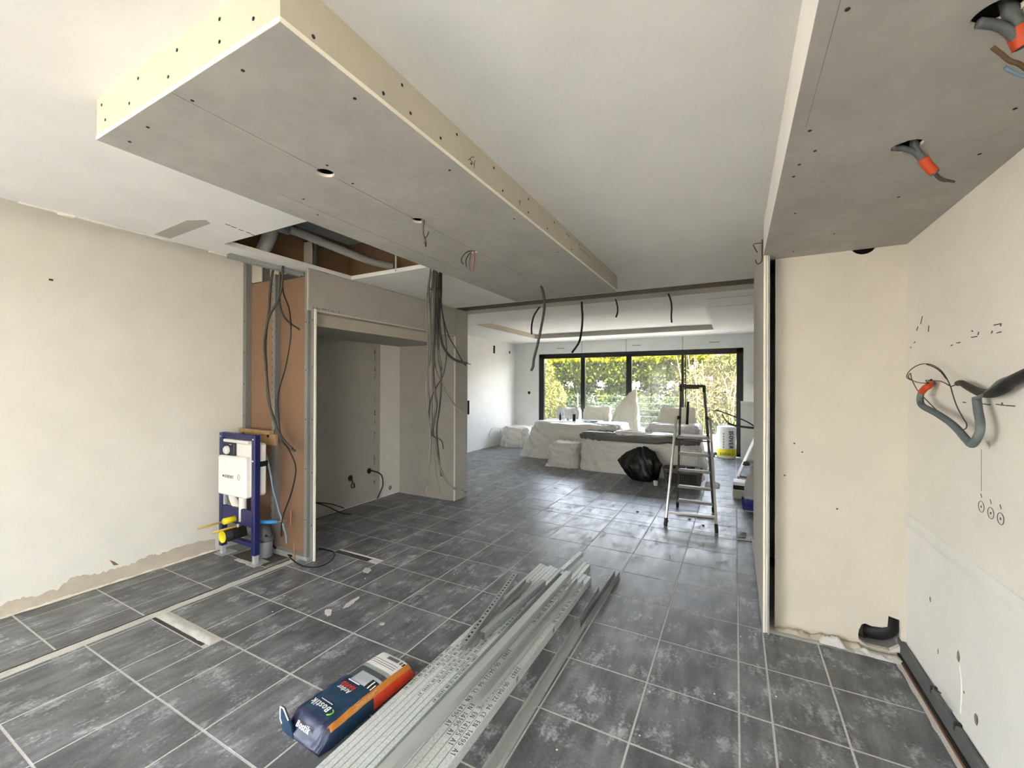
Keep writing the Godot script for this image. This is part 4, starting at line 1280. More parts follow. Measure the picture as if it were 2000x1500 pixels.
	# oleander with pink flowers at the right pane
	bp2 = Vector3(-0.48, 0, -12.9)
	s = thing("oleander", "tall oleander with narrow pale leaves and pink flowers behind the ladder", "shrub", bp2)
	var lf := leaf_mesh(0.16, 0.03)
	for k in 16:
		var a := bp2 + Vector3(rng.randf_range(-0.7, 0.7), 0, rng.randf_range(-0.2, 0.2))
		part(s, "stem", tube_mesh(PackedVector3Array([a, a + Vector3(rng.randf_range(-0.15, 0.15), 0.9, 0), a + Vector3(rng.randf_range(-0.35, 0.35), rng.randf_range(1.6, 2.4), 0)]), 0.011, 6), M.leaf_stem)
	foliage(s, "leaves", [[bp2 + Vector3(0, 0.7, 0), Vector3(1.2, 0.6, 0.4)], [bp2 + Vector3(0.35, 2.15, 0), Vector3(0.7, 0.5, 0.35)]], 5200, lf, [Color(0.13, 0.145, 0.04), Color(0.18, 0.185, 0.06), Color(0.08, 0.10, 0.03), Color(0.22, 0.17, 0.08)], 600)
	foliage(s, "sparse_leaves", [[bp2 + Vector3(0, 1.5, 0), Vector3(1.1, 0.8, 0.4)]], 1500, lf, [Color(0.2, 0.2, 0.07), Color(0.24, 0.18, 0.09)], 601)
	for k in 7:
		var q: Vector3 = bp2 + [Vector3(-0.55, 2.02, 0.3), Vector3(-0.48, 2.12, 0.3), Vector3(0.2, 2.5, 0.3), Vector3(0.12, 2.35, 0.3), Vector3(0.75, 2.2, 0.3), Vector3(-0.1, 1.7, 0.35), Vector3(0.5, 1.55, 0.3)][k]
		var fs := new_st(true)
		for j in 9:
			var d := Vector3(rng.randfn(), rng.randfn(), rng.randfn()).normalized() * 0.04
			lathe(fs, q + d, [Vector2(0.0001, -0.022), Vector2(0.022, -0.006), Vector2(0.024, 0.008), Vector2(0.0001, 0.014)], 7)
		part(s, "flower_cluster", done(fs), M.petal, "pink flowers")

# ---------------------------------------------------------------- wall-hung toilet frame
func build_toilet_frame() -> void:
	var zf := -2.07
	var t := thing("toilet_frame", "blue steel wall-hung toilet frame with white cistern standing at the stud wall", "toilet frame", Vector3(-3.77, 0, -2.1))
	for x in [-4.03, -3.55]:
		var up := part(t, "upright", box_mesh(Vector3(x, 0.075, zf - 0.05), Vector3(x + 0.045, 1.075, zf), 0.004), M.frame_blue)
		part(up, "foot", box_mesh(Vector3(x + 0.005, 0.0, zf - 0.043), Vector3(x + 0.04, 0.16, zf - 0.007), 0.002), M.zinc_plain)
		part(up, "base_plate", box_mesh(Vector3(x - 0.04, 0.0, zf - 0.11), Vector3(x + 0.085, 0.006, zf + 0.02), 0.002), M.zinc_plain)
		for y in [1.04, 0.86]:
			part(up, "bolt_head", lathe_mesh(Vector3.ZERO, [Vector2(0.0001, -0.001), Vector2(0.008, -0.001), Vector2(0.008, 0.0015), Vector2(0.0001, 0.0015)], 10, Transform3D(Basis(Vector3.RIGHT, PI / 2), Vector3(x + 0.022, y, zf))), M.cistern)
	part(t, "top_bar", box_mesh(Vector3(-3.985, 1.03, zf - 0.05), Vector3(-3.55, 1.075, zf), 0.003), M.frame_blue)
	part(t, "middle_plate", box_mesh(Vector3(-3.985, 0.30, zf - 0.03), Vector3(-3.55, 0.44, zf - 0.005), 0.006), M.frame_blue)
	part(t, "bottom_bar", box_mesh(Vector3(-3.985, 0.135, zf - 0.045), Vector3(-3.55, 0.175, zf - 0.008), 0.003), M.frame_blue)
	part(t, "guide_bracket", box_mesh(Vector3(-3.985, 0.44, zf - 0.035), Vector3(-3.962, 0.56, zf - 0.01), 0.003), M.zinc_plain)
	# cistern
	var c := part(t, "cistern", box_mesh(Vector3(-3.965, 0.56, -2.19), Vector3(-3.525, 1.0, -2.085), 0.015), M.cistern)
	part(c, "strap", box_mesh(Vector3(-3.60, 0.805, -2.194), Vector3(-3.52, 0.85, -2.12)), M.black)
	var fr := part(t, "front_cover", box_mesh(Vector3(-3.985, 0.545, -2.10), Vector3(-3.575, 0.885, -2.035), 0.014), M.cistern_front)
	part(fr, "square_mark", box_mesh(Vector3(-3.905, 0.703, -2.036), Vector3(-3.887, 0.72, -2.0342)), M.ink)
	lettering(fr, "GEBERIT", M.ink, 0.034, Vector3(-3.81, 0.711, -2.0344), Vector3.RIGHT, Vector3.UP)
	var ring := PackedVector3Array()
	for k in 21:
		ring.append(Vector3(-3.665 + 0.015 * cos(TAU * k / 20.0), 0.72 + 0.023 * sin(TAU * k / 20.0), -2.0345))
	part(fr, "round_mark", tube_mesh(ring, 0.002, 5, 1), M.dent)
	part(t, "upper_shelf", box_mesh(Vector3(-3.97, 0.995, -2.12), Vector3(-3.60, 1.022, -2.07), 0.004), M.cistern)
	var cb := part(t, "control_box", box_mesh(Vector3(-3.975, 0.872, -2.09), Vector3(-3.79, 0.992, -2.062), 0.006), M.navy)
	part(cb, "valve_knob", lathe_mesh(Vector3.ZERO, [Vector2(0.036, 0.0), Vector2(0.036, 0.014), Vector2(0.028, 0.024), Vector2(0.0001, 0.026)], 18, Transform3D(Basis(Vector3.RIGHT, PI / 2), Vector3(-3.885, 0.93, -2.062))), M.cistern)
	part(cb, "label_tab", box_mesh(Vector3(-3.86, 0.976, -2.0625), Vector3(-3.825, 0.982, -2.061)), M.cistern)
	part(t, "flush_pipe", rod(Vector3(-3.72, 0.56, -2.10), Vector3(-3.72, 0.33, -2.10), 0.03, 16), M.cistern)
	part(t, "overflow_bend", tube_mesh(PackedVector3Array([Vector3(-3.92, 0.57, -2.12), Vector3(-3.90, 0.50, -2.12), Vector3(-3.84, 0.43, -2.12), Vector3(-3.79, 0.40, -2.12)]), 0.032, 12), M.cistern)
	# connections facing the room
	part(t, "flush_plug", rod(Vector3(-3.79, 0.345, -2.08), Vector3(-3.79, 0.345, -1.985), 0.026, 18), M.yellow)
	var dp := part(t, "drain_socket", rod(Vector3(-3.745, 0.235, -2.16), Vector3(-3.745, 0.235, -1.955), 0.05, 22), M.rubber)
	part(dp, "socket_ring", rod(Vector3(-3.745, 0.235, -2.02), Vector3(-3.745, 0.235, -2.0), 0.055, 22), M.rubber)
	part(dp, "yellow_plug", lathe_mesh(Vector3.ZERO, [Vector2(0.049, 0.0), Vector2(0.049, 0.006), Vector2(0.041, 0.006), Vector2(0.039, 0.0012), Vector2(0.0001, 0.0010)], 22, Transform3D(Basis(Vector3.RIGHT, PI / 2), Vector3(-3.745, 0.235, -1.953))), M.yellow)
	for x in [-3.955, -3.735]:
		var rd := part(t, "threaded_rod", rod(Vector3(x, 0.295, -2.09), Vector3(x, 0.295, -1.87), 0.009, 10), M.yellow_pale)
		part(rd, "nut", rod(Vector3(x, 0.295, -2.075), Vector3(x, 0.295, -2.06), 0.017, 6), M.zinc_plain)
	part(t, "supply_pipe", rod(Vector3(-3.54, 0.335, -2.14), Vector3(-3.42, 0.335, -2.22), 0.016, 12), M.pipe_blue)
	part(t, "copper_tail", rod(Vector3(-3.42, 0.335, -2.22), Vector3(-3.36, 0.345, -2.26), 0.007, 8), M.copper)
	var w := thing("waste_pipe", "grey waste pipe with a dark elbow rising from the floor behind the blue frame", "pipe", Vector3(-3.61, 0, -2.23))
	part(w, "standpipe", rod(Vector3(-3.61, 0.0, -2.23), Vector3(-3.61, 0.17, -2.23), 0.056, 22), M.pvc)
	part(w, "collar", rod(Vector3(-3.61, 0.14, -2.23), Vector3(-3.61, 0.185, -2.23), 0.063, 22), M.conduit_dark)
	part(w, "elbow", tube_mesh(PackedVector3Array([Vector3(-3.61, 0.17, -2.23), Vector3(-3.615, 0.225, -2.22), Vector3(-3.66, 0.25, -2.19), Vector3(-3.735, 0.24, -2.165)]), 0.053, 16), M.conduit_dark)
	var f := thing("floor_cutout", "rough broken floor patch of screed and mortar under the blue frame", "floor patch", Vector3(-3.7, 0, -2.15))
	part(f, "screed", rough_strip(-3.88, -3.42, -2.31, -2.1, 0.001, 0.006, 51), M.screed)
	part(f, "mortar", rough_strip(-3.78, -3.56, -2.1, -2.06, 0.001, 0.005, 52), M.grout)
	var cf := thing("copper_fitting", "small copper elbow with a bare tube at the stud wall foot", "fitting", Vector3(-3.38, 0.1, -2.3))
	part(cf, "tube", tube_mesh(PackedVector3Array([Vector3(-3.35, 0.42, -2.29), Vector3(-3.352, 0.34, -2.29), Vector3(-3.355, 0.30, -2.29)]), 0.006, 8), M.copper)
	cf = thing("copper_fitting", "bare copper tube end standing on the floor at the stud wall", "fitting", Vector3(-3.30, 0.0, -2.3))
	part(cf, "tube", tube_mesh(PackedVector3Array([Vector3(-3.30, 0.0, -2.29), Vector3(-3.302, 0.10, -2.29), Vector3(-3.306, 0.16, -2.288)]), 0.006, 8), M.copper)

# ---------------------------------------------------------------- steel profiles on the floor
# C profile along z: style 0 = web on the right, flange up; 1 = web up; 2 = channel open upwards
func profile(x0: float, x1: float, y0: float, y1: float, z0: float, z1: float, style: int, xf := Transform3D.IDENTITY) -> ArrayMesh:
	var st := new_st()
	var t := 0.0011
	if style == 0 or style == 3:
		if style == 0:
			bx(st, Vector3(x1 - t, y0, z0), Vector3(x1, y1, z1), 0.0004, xf)
		else:   # web with real service slots
			var z := z0
			for e in [-2.75, -2.36, -1.88, 99.0]:
				var a: float = min(e - 0.012, z1)
				bx(st, Vector3(x1 - t, y0, z), Vector3(x1, y1, a), 0.0, xf)
				if e < z1:
					bx(st, Vector3(x1 - t, y0, a), Vector3(x1, y0 + 0.009, e + 0.012), 0.0, xf)
					bx(st, Vector3(x1 - t, y1 - 0.009, a), Vector3(x1, y1, e + 0.012), 0.0, xf)
				z = e + 0.012
		bx(st, Vector3(x0, y1 - t, z0), Vector3(x1 - t, y1, z1), 0.0004, xf)
		bx(st, Vector3(x0, y0, z0), Vector3(x1 - t, y0 + t, z1), 0.0, xf)
		bx(st, Vector3(x0, y1 - 0.007, z0), Vector3(x0 + t, y1 - t, z1), 0.0, xf)
		bx(st, Vector3(x0, y0 + t, z0), Vector3(x0 + t, y0 + 0.007, z1), 0.0, xf)
	elif style == 1:
		bx(st, Vector3(x0, y1 - t, z0), Vector3(x1, y1, z1), 0.0004, xf)
		bx(st, Vector3(x0, y0, z0), Vector3(x0 + t, y1 - t, z1), 0.0, xf)
		bx(st, Vector3(x1 - t, y0, z0), Vector3(x1, y1 - t, z1), 0.0, xf)
	else:
		bx(st, Vector3(x0, y0, z0), Vector3(x1, y0 + t, z1), 0.0, xf)
		bx(st, Vector3(x0, y0 + t, z0), Vector3(x0 + t, y1, z1), 0.0, xf)
		bx(st, Vector3(x1 - t, y0 + t, z0), Vector3(x1, y1, z1), 0.0, xf)
	return done(st)

func build_steel() -> void:
	var near := -0.35
	var text := "22867  06/04/22 94 CE EN 14195 A1"
	var w := 0.0326
	var far_z := [-3.33, -3.335, -3.31, -3.12, -3.105]
	for k in 5:
		var x1 := -0.962 - (4 - k) * (w + 0.0038)
		var s := thing("metal_stud", ["galvanised stud with printed date code at the inner side of the wide row", "galvanised stud with printed date code in the middle of the wide row", "galvanised stud with printed date code in the middle of the wide row", "galvanised stud with printed date code in the middle of the wide row", "galvanised stud with printed date code and slots at the outer side of the row"][k], "metal stud", Vector3(x1 - w * 0.5, 0, -1.8), "wide galvanised studs with printed code")
		part(s, "profile", profile(x1 - w, x1, 0.0005, 0.0485, far_z[k], near, 3 if k == 4 else 0), M.zinc)
		for z in [-1.34 - 0.035 * (4 - k), -2.3 - 0.02 * k]:
			lettering(s, text, M.ink, 0.0295, Vector3(x1 - w * 0.5, 0.0486, z - 0.30), Vector3.BACK, Vector3.RIGHT, true)
		if k == 1 or k == 3:
			var ms := new_st()
			bx(ms, Vector3(x1 - w, 0.0485, -2.62), Vector3(x1, 0.0489, -2.626))
			part(s, "pen_mark", done(ms), M.ink)
	# narrow tracks on the left
	w = 0.0250
	for k in 7:
		var x0 := -1.402 + k * (w + 0.0034)
		var s := thing("wall_track", ["narrow galvanised track on the bag side of the steel pile", "narrow galvanised track inside the left row of the steel pile", "narrow galvanised track inside the left row of the steel pile", "narrow galvanised track inside the left row of the steel pile", "narrow galvanised track inside the left row of the steel pile", "narrow galvanised track inside the left row of the steel pile", "narrow galvanised track inside the left row of the steel pile"][k], "metal track", Vector3(x0 + w * 0.5, 0, -1.8), "narrow galvanised tracks beside the bag")
		part(s, "profile", profile(x0, x0 + w, 0.0005, 0.048 + 0.0012 * (k % 2), -3.14 + 0.012 * (k % 3), near + 0.02 * k, 0), M.zinc)
		lettering(s, text, M.ink, 0.019, Vector3(x0 + w * 0.5, 0.0496, -1.72 - 0.11 * (k % 3)), Vector3.BACK, Vector3.RIGHT, true)
		lettering(s, text, M.ink, 0.019, Vector3(x0 + w * 0.5, 0.0496, -2.32 - 0.07 * (k % 2)), Vector3.BACK, Vector3.RIGHT, true)
	# lying on top
	var s := thing("metal_stud", "long smooth stud lying web up along the top of the steel pile", "metal stud", Vector3(-1.17, 0.05, -1.7))
	part(s, "profile", profile(-1.197, -1.149, 0.050, 0.087, -3.02, near, 1, Transform3D(Basis(Vector3.UP, -0.012), Vector3(0.02, 0, -0.0))), M.zinc_plain)
	s = thing("wall_track", "short open track lying upwards on the printed studs of the pile", "metal track", Vector3(-1.09, 0.05, -2.2))
	part(s, "profile", profile(-1.128, -1.079, 0.0497, 0.079, -2.95, -1.59, 2, Transform3D(Basis(Vector3.UP, -0.02), Vector3(0.04, 0, 0))), M.zinc_plain)
	s = thing("metal_stud", "short stud lying flange up across the left row of the pile", "metal stud", Vector3(-1.24, 0.05, -2.4))
	part(s, "profile", profile(-0.017, 0.017, 0.0, 0.042, -0.38, 0.38, 0, Transform3D(Basis(Vector3.UP, -0.065), Vector3(-1.246, 0.0515, -2.42))), M.zinc_dull)
	s = thing("wall_track", "short open track lying beside the short stud on the pile", "metal track", Vector3(-1.3, 0.05, -2.3))
	part(s, "profile", profile(-0.022, 0.022, 0.0, 0.026, -0.42, 0.42, 2, Transform3D(Basis(Vector3.UP, 0.045), Vector3(-1.315, 0.051, -2.36))), M.zinc_dull)
	s = thing("metal_stud", "slanting stud with dark punched holes resting on the left side of the pile", "metal stud", Vector3(-1.39, 0.03, -2.3))
	var xf := Transform3D(Basis(Vector3.UP, 0.165), Vector3(-1.385, 0.052, -2.36))
	part(s, "profile", profile(-0.018, 0.018, 0.0, 0.03, -0.46, 0.46, 0, xf), M.zinc_dull)
	var st := new_st()
	for k in 22:
		bx(st, Vector3(-0.006, 0.030, -0.43 + k * 0.04), Vector3(0.006, 0.0306, -0.43 + k * 0.04 + rng.randf_range(0.008, 0.02)), 0.0, xf)
	part(s, "punched_holes", done(st), M.ink)
	s = thing("wall_track", "single galvanised track lying apart on the bare tile side of the pile", "metal track", Vector3(-0.84, 0, -2.0))
	part(s, "profile", profile(-0.862, -0.812, 0.0005, 0.030, -3.03, near, 2, Transform3D(Basis(Vector3.UP, 0.012), Vector3(0.022, 0, 0.0))), M.zinc_plain)
	s = thing("metal_stud", "galvanised stud whose end shows beyond the outer printed stud", "metal stud", Vector3(-0.93, 0, -2.9))
	part(s, "profile", profile(-0.957, -0.921, 0.0005, 0.046, -3.29, -2.5, 2, Transform3D(Basis(Vector3.UP, -0.02), Vector3(0.06, 0, 0.01))), M.zinc_dull)
	s = thing("metal_stud", "galvanised stud end lying highest at the far end of the pile", "metal stud", Vector3(-1.16, 0.05, -3.2))
	part(s, "profile", profile(-0.018, 0.018, 0.0, 0.035, -0.2, 0.2, 0, Transform3D(Basis(Vector3.UP, -0.05), Vector3(-1.165, 0.0505, -3.24))), M.zinc)

# ---------------------------------------------------------------- bag of filler
func build_bag() -> void:
	var b := thing("filler_bag", "blue, orange and white bag of floor filler lying beside the steel pile", "bag", Vector3(-1.575, 0, -1.415))
	b.rotation.y = -0.07
	var n := 256
	var im := Image.create(n, n, false, Image.FORMAT_RGB8)
	im.fill(Color(0.13, 0.24, 0.35))
	var q := func(u0: float, u1: float, v0: float, v1: float, c: Color) -> void:
		im.fill_rect(Rect2i(int(u0 * n), int(v0 * n), int((u1 - u0) * n), int((v1 - v0) * n)), c)
	q.call(0.0, 0.20, 0.0, 1.0, Color(0.62, 0.44, 0.28))
	q.call(0.20, 0.26, 0.0, 0.52, Color(0.15, 0.26, 0.37))
	q.call(0.20, 0.70, 0.0, 0.12, Color(0.12, 0.16, 0.28))
	q.call(0.20, 0.70, 0.53, 1.0, Color(0.62, 0.64, 0.64))
	q.call(0.36, 0.70, 0.53, 0.69, Color(0.33, 0.36, 0.38))
	q.call(0.48, 0.70, 0.50, 0.63, Color(0.72, 0.74, 0.76))
	q.call(0.53, 0.70, 0.50, 0.60, Color(0.13, 0.15, 0.18))
	q.call(0.56, 0.585, 0.50, 0.59, Color(0.95, 0.95, 0.95))
	q.call(0.63, 0.66, 0.50, 0.57, Color(0.95, 0.95, 0.95))
	q.call(0.18, 0.70, 0.73, 1.0, Color(0.93, 0.93, 0.93))
	for k in 3:
		q.call(0.63 - k * 0.07, 0.68 - k * 0.07, 0.87, 0.91, Color(0.10, 0.11, 0.12) if k == 0 else Color(0.4, 0.42, 0.44))
	for k in 3:
		q.call(0.30, 0.62, 0.775 + k * 0.025, 0.783 + k * 0.025, Color(0.55, 0.56, 0.57))
	q.call(0.68, 0.86, 0.09, 1.0, Color(0.78, 0.50, 0.20))
	q.call(0.86, 1.0, 0.50, 1.0, Color(0.86, 0.27, 0.16))
	q.call(0.86, 1.0, 0.0, 0.50, Color(0.11, 0.21, 0.31))
	q.call(0.70, 1.0, 0.0, 0.10, Color(0.12, 0.16, 0.28))
	var r := RandomNumberGenerator.new()
	r.seed = 3
	for row in 2:
		for k in 16:
			q.call(0.745 + row * 0.045, 0.757 + row * 0.045 + r.randf() * 0.006, 0.35 - row * 0.03 + k * 0.013, 0.358 - row * 0.03 + k * 0.013, Color(0.93, 0.90, 0.84))
	var tex := ImageTexture.create_from_image(im)
	M.bag_print = mat(Color(1, 1, 1), 0.42)
	M.bag_print.albedo_texture = tex
	var nz := FastNoiseLite.new()
	nz.seed = 8
	nz.frequency = 1.0
	var nu := 48
	var nv := 40
	var at := func(i: int, j: int) -> Vector3:
		var u := float(i) / nu
		var v := float(j) / nv
		var hw: float = lerp(0.128, 0.108, v)
		var e: float = smooth(0.0, 0.10, v) * (1.0 - smooth(0.93, 1.0, v))
		var h: float = 0.018 + 0.066 * e + 0.010 * sin(v * 3.1)
		var a := PI * (1.0 - u)
		var x: float = sign(cos(a)) * pow(abs(cos(a)), 0.34) * hw * (0.93 + 0.07 * e)
		var y: float = pow(max(sin(a), 0.0), 0.42) * h
		var wr := nz.get_noise_3d(x * 26.0, v * 11.0, 2.0) + 0.6 * nz.get_noise_3d(x * 60.0, v * 22.0, 5.0)
		y += 0.007 * wr * (0.5 + 0.8 * (1.0 - v)) * clamp(y / 0.06, 0.0, 1.0)
		return Vector3(x + 0.004 * wr, max(y, 0.0006), 0.275 - v * 0.55 + 0.006 * wr)
	var st := new_st(true)
	for i in nu:
		for j in nv:
			var c := [[i, j], [i, j + 1], [i + 1, j + 1], [i + 1, j]]
			for k in [0, 1, 2, 0, 2, 3]:
				st.set_uv(Vector2(float(c[k][0]) / nu, float(c[k][1]) / nv))
				st.add_vertex(at.call(c[k][0], c[k][1]))
	for e in [0, nv]:
		for i in nu:
			for p in [at.call(i, e), at.call(i + 1, e), Vector3(0, 0.0006, 0.275 - e * 0.55 / nv)]:
				st.set_uv(Vector2(0.35, 0.04 if e == 0 else 0.9))
				st.add_vertex(p)
	st.generate_normals()
	lpart(b, "sack", st.commit(), M.bag_print)
	# folded flap at the near end
	st = new_st()
	prism(st, PackedVector2Array([Vector2(-0.135, 0.0), Vector2(-0.15, 0.045), Vector2(-0.148, 0.098), Vector2(-0.125, 0.10), Vector2(-0.07, 0.045), Vector2(-0.05, 0.0)]), 0.270, 0.278, 2)
	lpart(b, "folded_flap", done(st), M.bag_blue)
	st = new_st(true)
	tube(st, PackedVector3Array([Vector3(-0.137, 0.03, 0.279), Vector3(-0.151, 0.048, 0.279), Vector3(-0.149, 0.099, 0.279), Vector3(-0.125, 0.101, 0.279), Vector3(-0.088, 0.064, 0.279)]), 0.003, 5)
	lpart(b, "flap_seam", done(st), M.bag_white)
	var put := func(text: String, m: Material, size: float, at2: Vector3, right: Vector3, up: Vector3) -> void:
		var o := lettering(b, text, m, size, Vector3.ZERO, Vector3.RIGHT, Vector3.UP)
		o.transform = Transform3D(Basis(right, up, right.cross(up)), at2)
	put.call("Bostik", M.bag_white, 0.040, Vector3(-0.015, 0.0945, 0.175), Vector3.LEFT, Vector3.BACK)
	put.call("Ardur", M.bag_white, 0.030, Vector3(-0.012, 0.0965, 0.062), Vector3.LEFT, Vector3.BACK)
	put.call("RAPID", M.bag_red, 0.030, Vector3(-0.012, 0.0965, 0.036), Vector3.LEFT, Vector3.BACK)
	put.call("Bostik", M.bag_white, 0.030, Vector3(-0.01, 0.058, 0.262), Vector3.RIGHT, Vector3(0, 0.80, -0.60))
	lpart(b, "printed_line", box_mesh(Vector3(-0.05, 0.0955, 0.004), Vector3(0.026, 0.0965, 0.009)), M.bag_white)
	lpart(b, "printed_line", box_mesh(Vector3(-0.05, 0.0935, 0.146), Vector3(0.026, 0.0945, 0.149)), M.bag_white)
	lpart(b, "green_logo_swirl", tube_mesh(PackedVector3Array([Vector3(0.055, 0.094, 0.165), Vector3(0.068, 0.094, 0.172), Vector3(0.066, 0.094, 0.188), Vector3(0.054, 0.093, 0.195)]), 0.003, 6), M.bag_green)

# ---------------------------------------------------------------- step ladder
func bar(st: SurfaceTool, a: Vector3, b: Vector3, w: float, h: float) -> void:
	var d := b - a
	var z := d.normalized()
	var x := Vector3.UP.cross(z)
	if x.length() < 0.05:
		x = Vector3.RIGHT
	x = x.normalized()
	var y := z.cross(x)
	bx(st, Vector3(-w * 0.5, -h * 0.5, 0), Vector3(w * 0.5, h * 0.5, d.length()), min(w, h) * 0.2, Transform3D(Basis(x, y, z), a))

func bar_mesh(a: Vector3, b: Vector3, w: float, h: float) -> ArrayMesh:
	var st := new_st()
	bar(st, a, b, w, h)
	return done(st)

func build_ladder() -> void:
	var l := thing("step_ladder", "open aluminium step ladder with a black handrail standing before the sofa", "ladder", Vector3(-0.42, 0, -5.1))
	var lf := Vector3(-0.63, 0.0, -5.555)
	var rf := Vector3(-0.223, 0.0, -5.546)
	var lt := Vector3(-0.538, 1.50, -5.05)
	var rt := Vector3(-0.302, 1.49, -5.05)
	var lo := Vector3(-0.655, 0.0, -4.735)
	var ro := Vector3(-0.165, 0.0, -4.77)
	var lh := Vector3(-0.591, 1.145, -5.10)
	var rh := Vector3(-0.243, 1.147, -5.10)
	for e in [[lf, lt], [rf, rt]]:
		var a: Vector3 = e[0]
		var b: Vector3 = e[1]
		var rl := part(l, "rail", bar_mesh(a.lerp(b, 0.02), a.lerp(b, 0.99), 0.022, 0.045), M.alu_dark)
		part(rl, "rubber_foot", bar_mesh(a, a.lerp(b, 0.05), 0.030, 0.052), M.rubber)
	for e in [[lo, lh], [ro, rh]]:
		var a: Vector3 = e[0]
		var b: Vector3 = e[1]
		var lg := part(l, "support_leg", bar_mesh(a.lerp(b, 0.03), b, 0.024, 0.030), M.alu)
		part(lg, "rubber_foot", bar_mesh(a, a.lerp(b, 0.075), 0.032, 0.038), M.rubber)
		var inner := (lf.lerp(lt, 0.765) if a == lo else rf.lerp(rt, 0.77))
		part(lg, "hinge_cap", bar_mesh(b + Vector3(0, -0.02, 0), inner, 0.034, 0.026), M.rubber)
	part(l, "support_bar", bar_mesh(lo.lerp(lh, 0.12), ro.lerp(rh, 0.13), 0.014, 0.022), M.alu)
	for y in [0.115, 0.30, 0.513, 0.72]:
		var a: Vector3 = lf.lerp(lt, y / 1.5)
		var b: Vector3 = rf.lerp(rt, y / 1.49)
		part(l, "tread", box_mesh(Vector3(a.x, y - 0.03, a.z - 0.03), Vector3(b.x, y, a.z + 0.035), 0.004), M.alu_tread)
	var pf := part(l, "platform", box_mesh(Vector3(-0.585, 0.90, -5.36), Vector3(-0.245, 0.93, -5.10), 0.006), M.alu_tread)
	part(pf, "platform_hinge", rod(Vector3(-0.60, 0.89, -5.11), Vector3(-0.23, 0.885, -5.11), 0.009, 8), M.alu_dark)
	var hd := part(l, "handrail", bar_mesh(lt + Vector3(-0.012, 0.0, 0), rt + Vector3(0.012, 0.005, 0), 0.035, 0.032), M.rubber)
	part(hd, "tool_tray", box_mesh(Vector3(-0.50, 1.465, -5.075), Vector3(-0.35, 1.488, -5.025), 0.004), M.rubber)
	part(hd, "corner", bar_mesh(lt + Vector3(0, -0.06, -0.02), lt + Vector3(0, 0.012, 0), 0.032, 0.05), M.rubber)
	part(hd, "corner", bar_mesh(rt + Vector3(0, -0.06, -0.02), rt + Vector3(0, 0.012, 0), 0.032, 0.05), M.rubber)
	part(l, "safety_tube", rod(Vector3(-0.47, 1.32, -5.13), Vector3(-0.487, 1.06, -5.19), 0.014, 8), M.rubber)

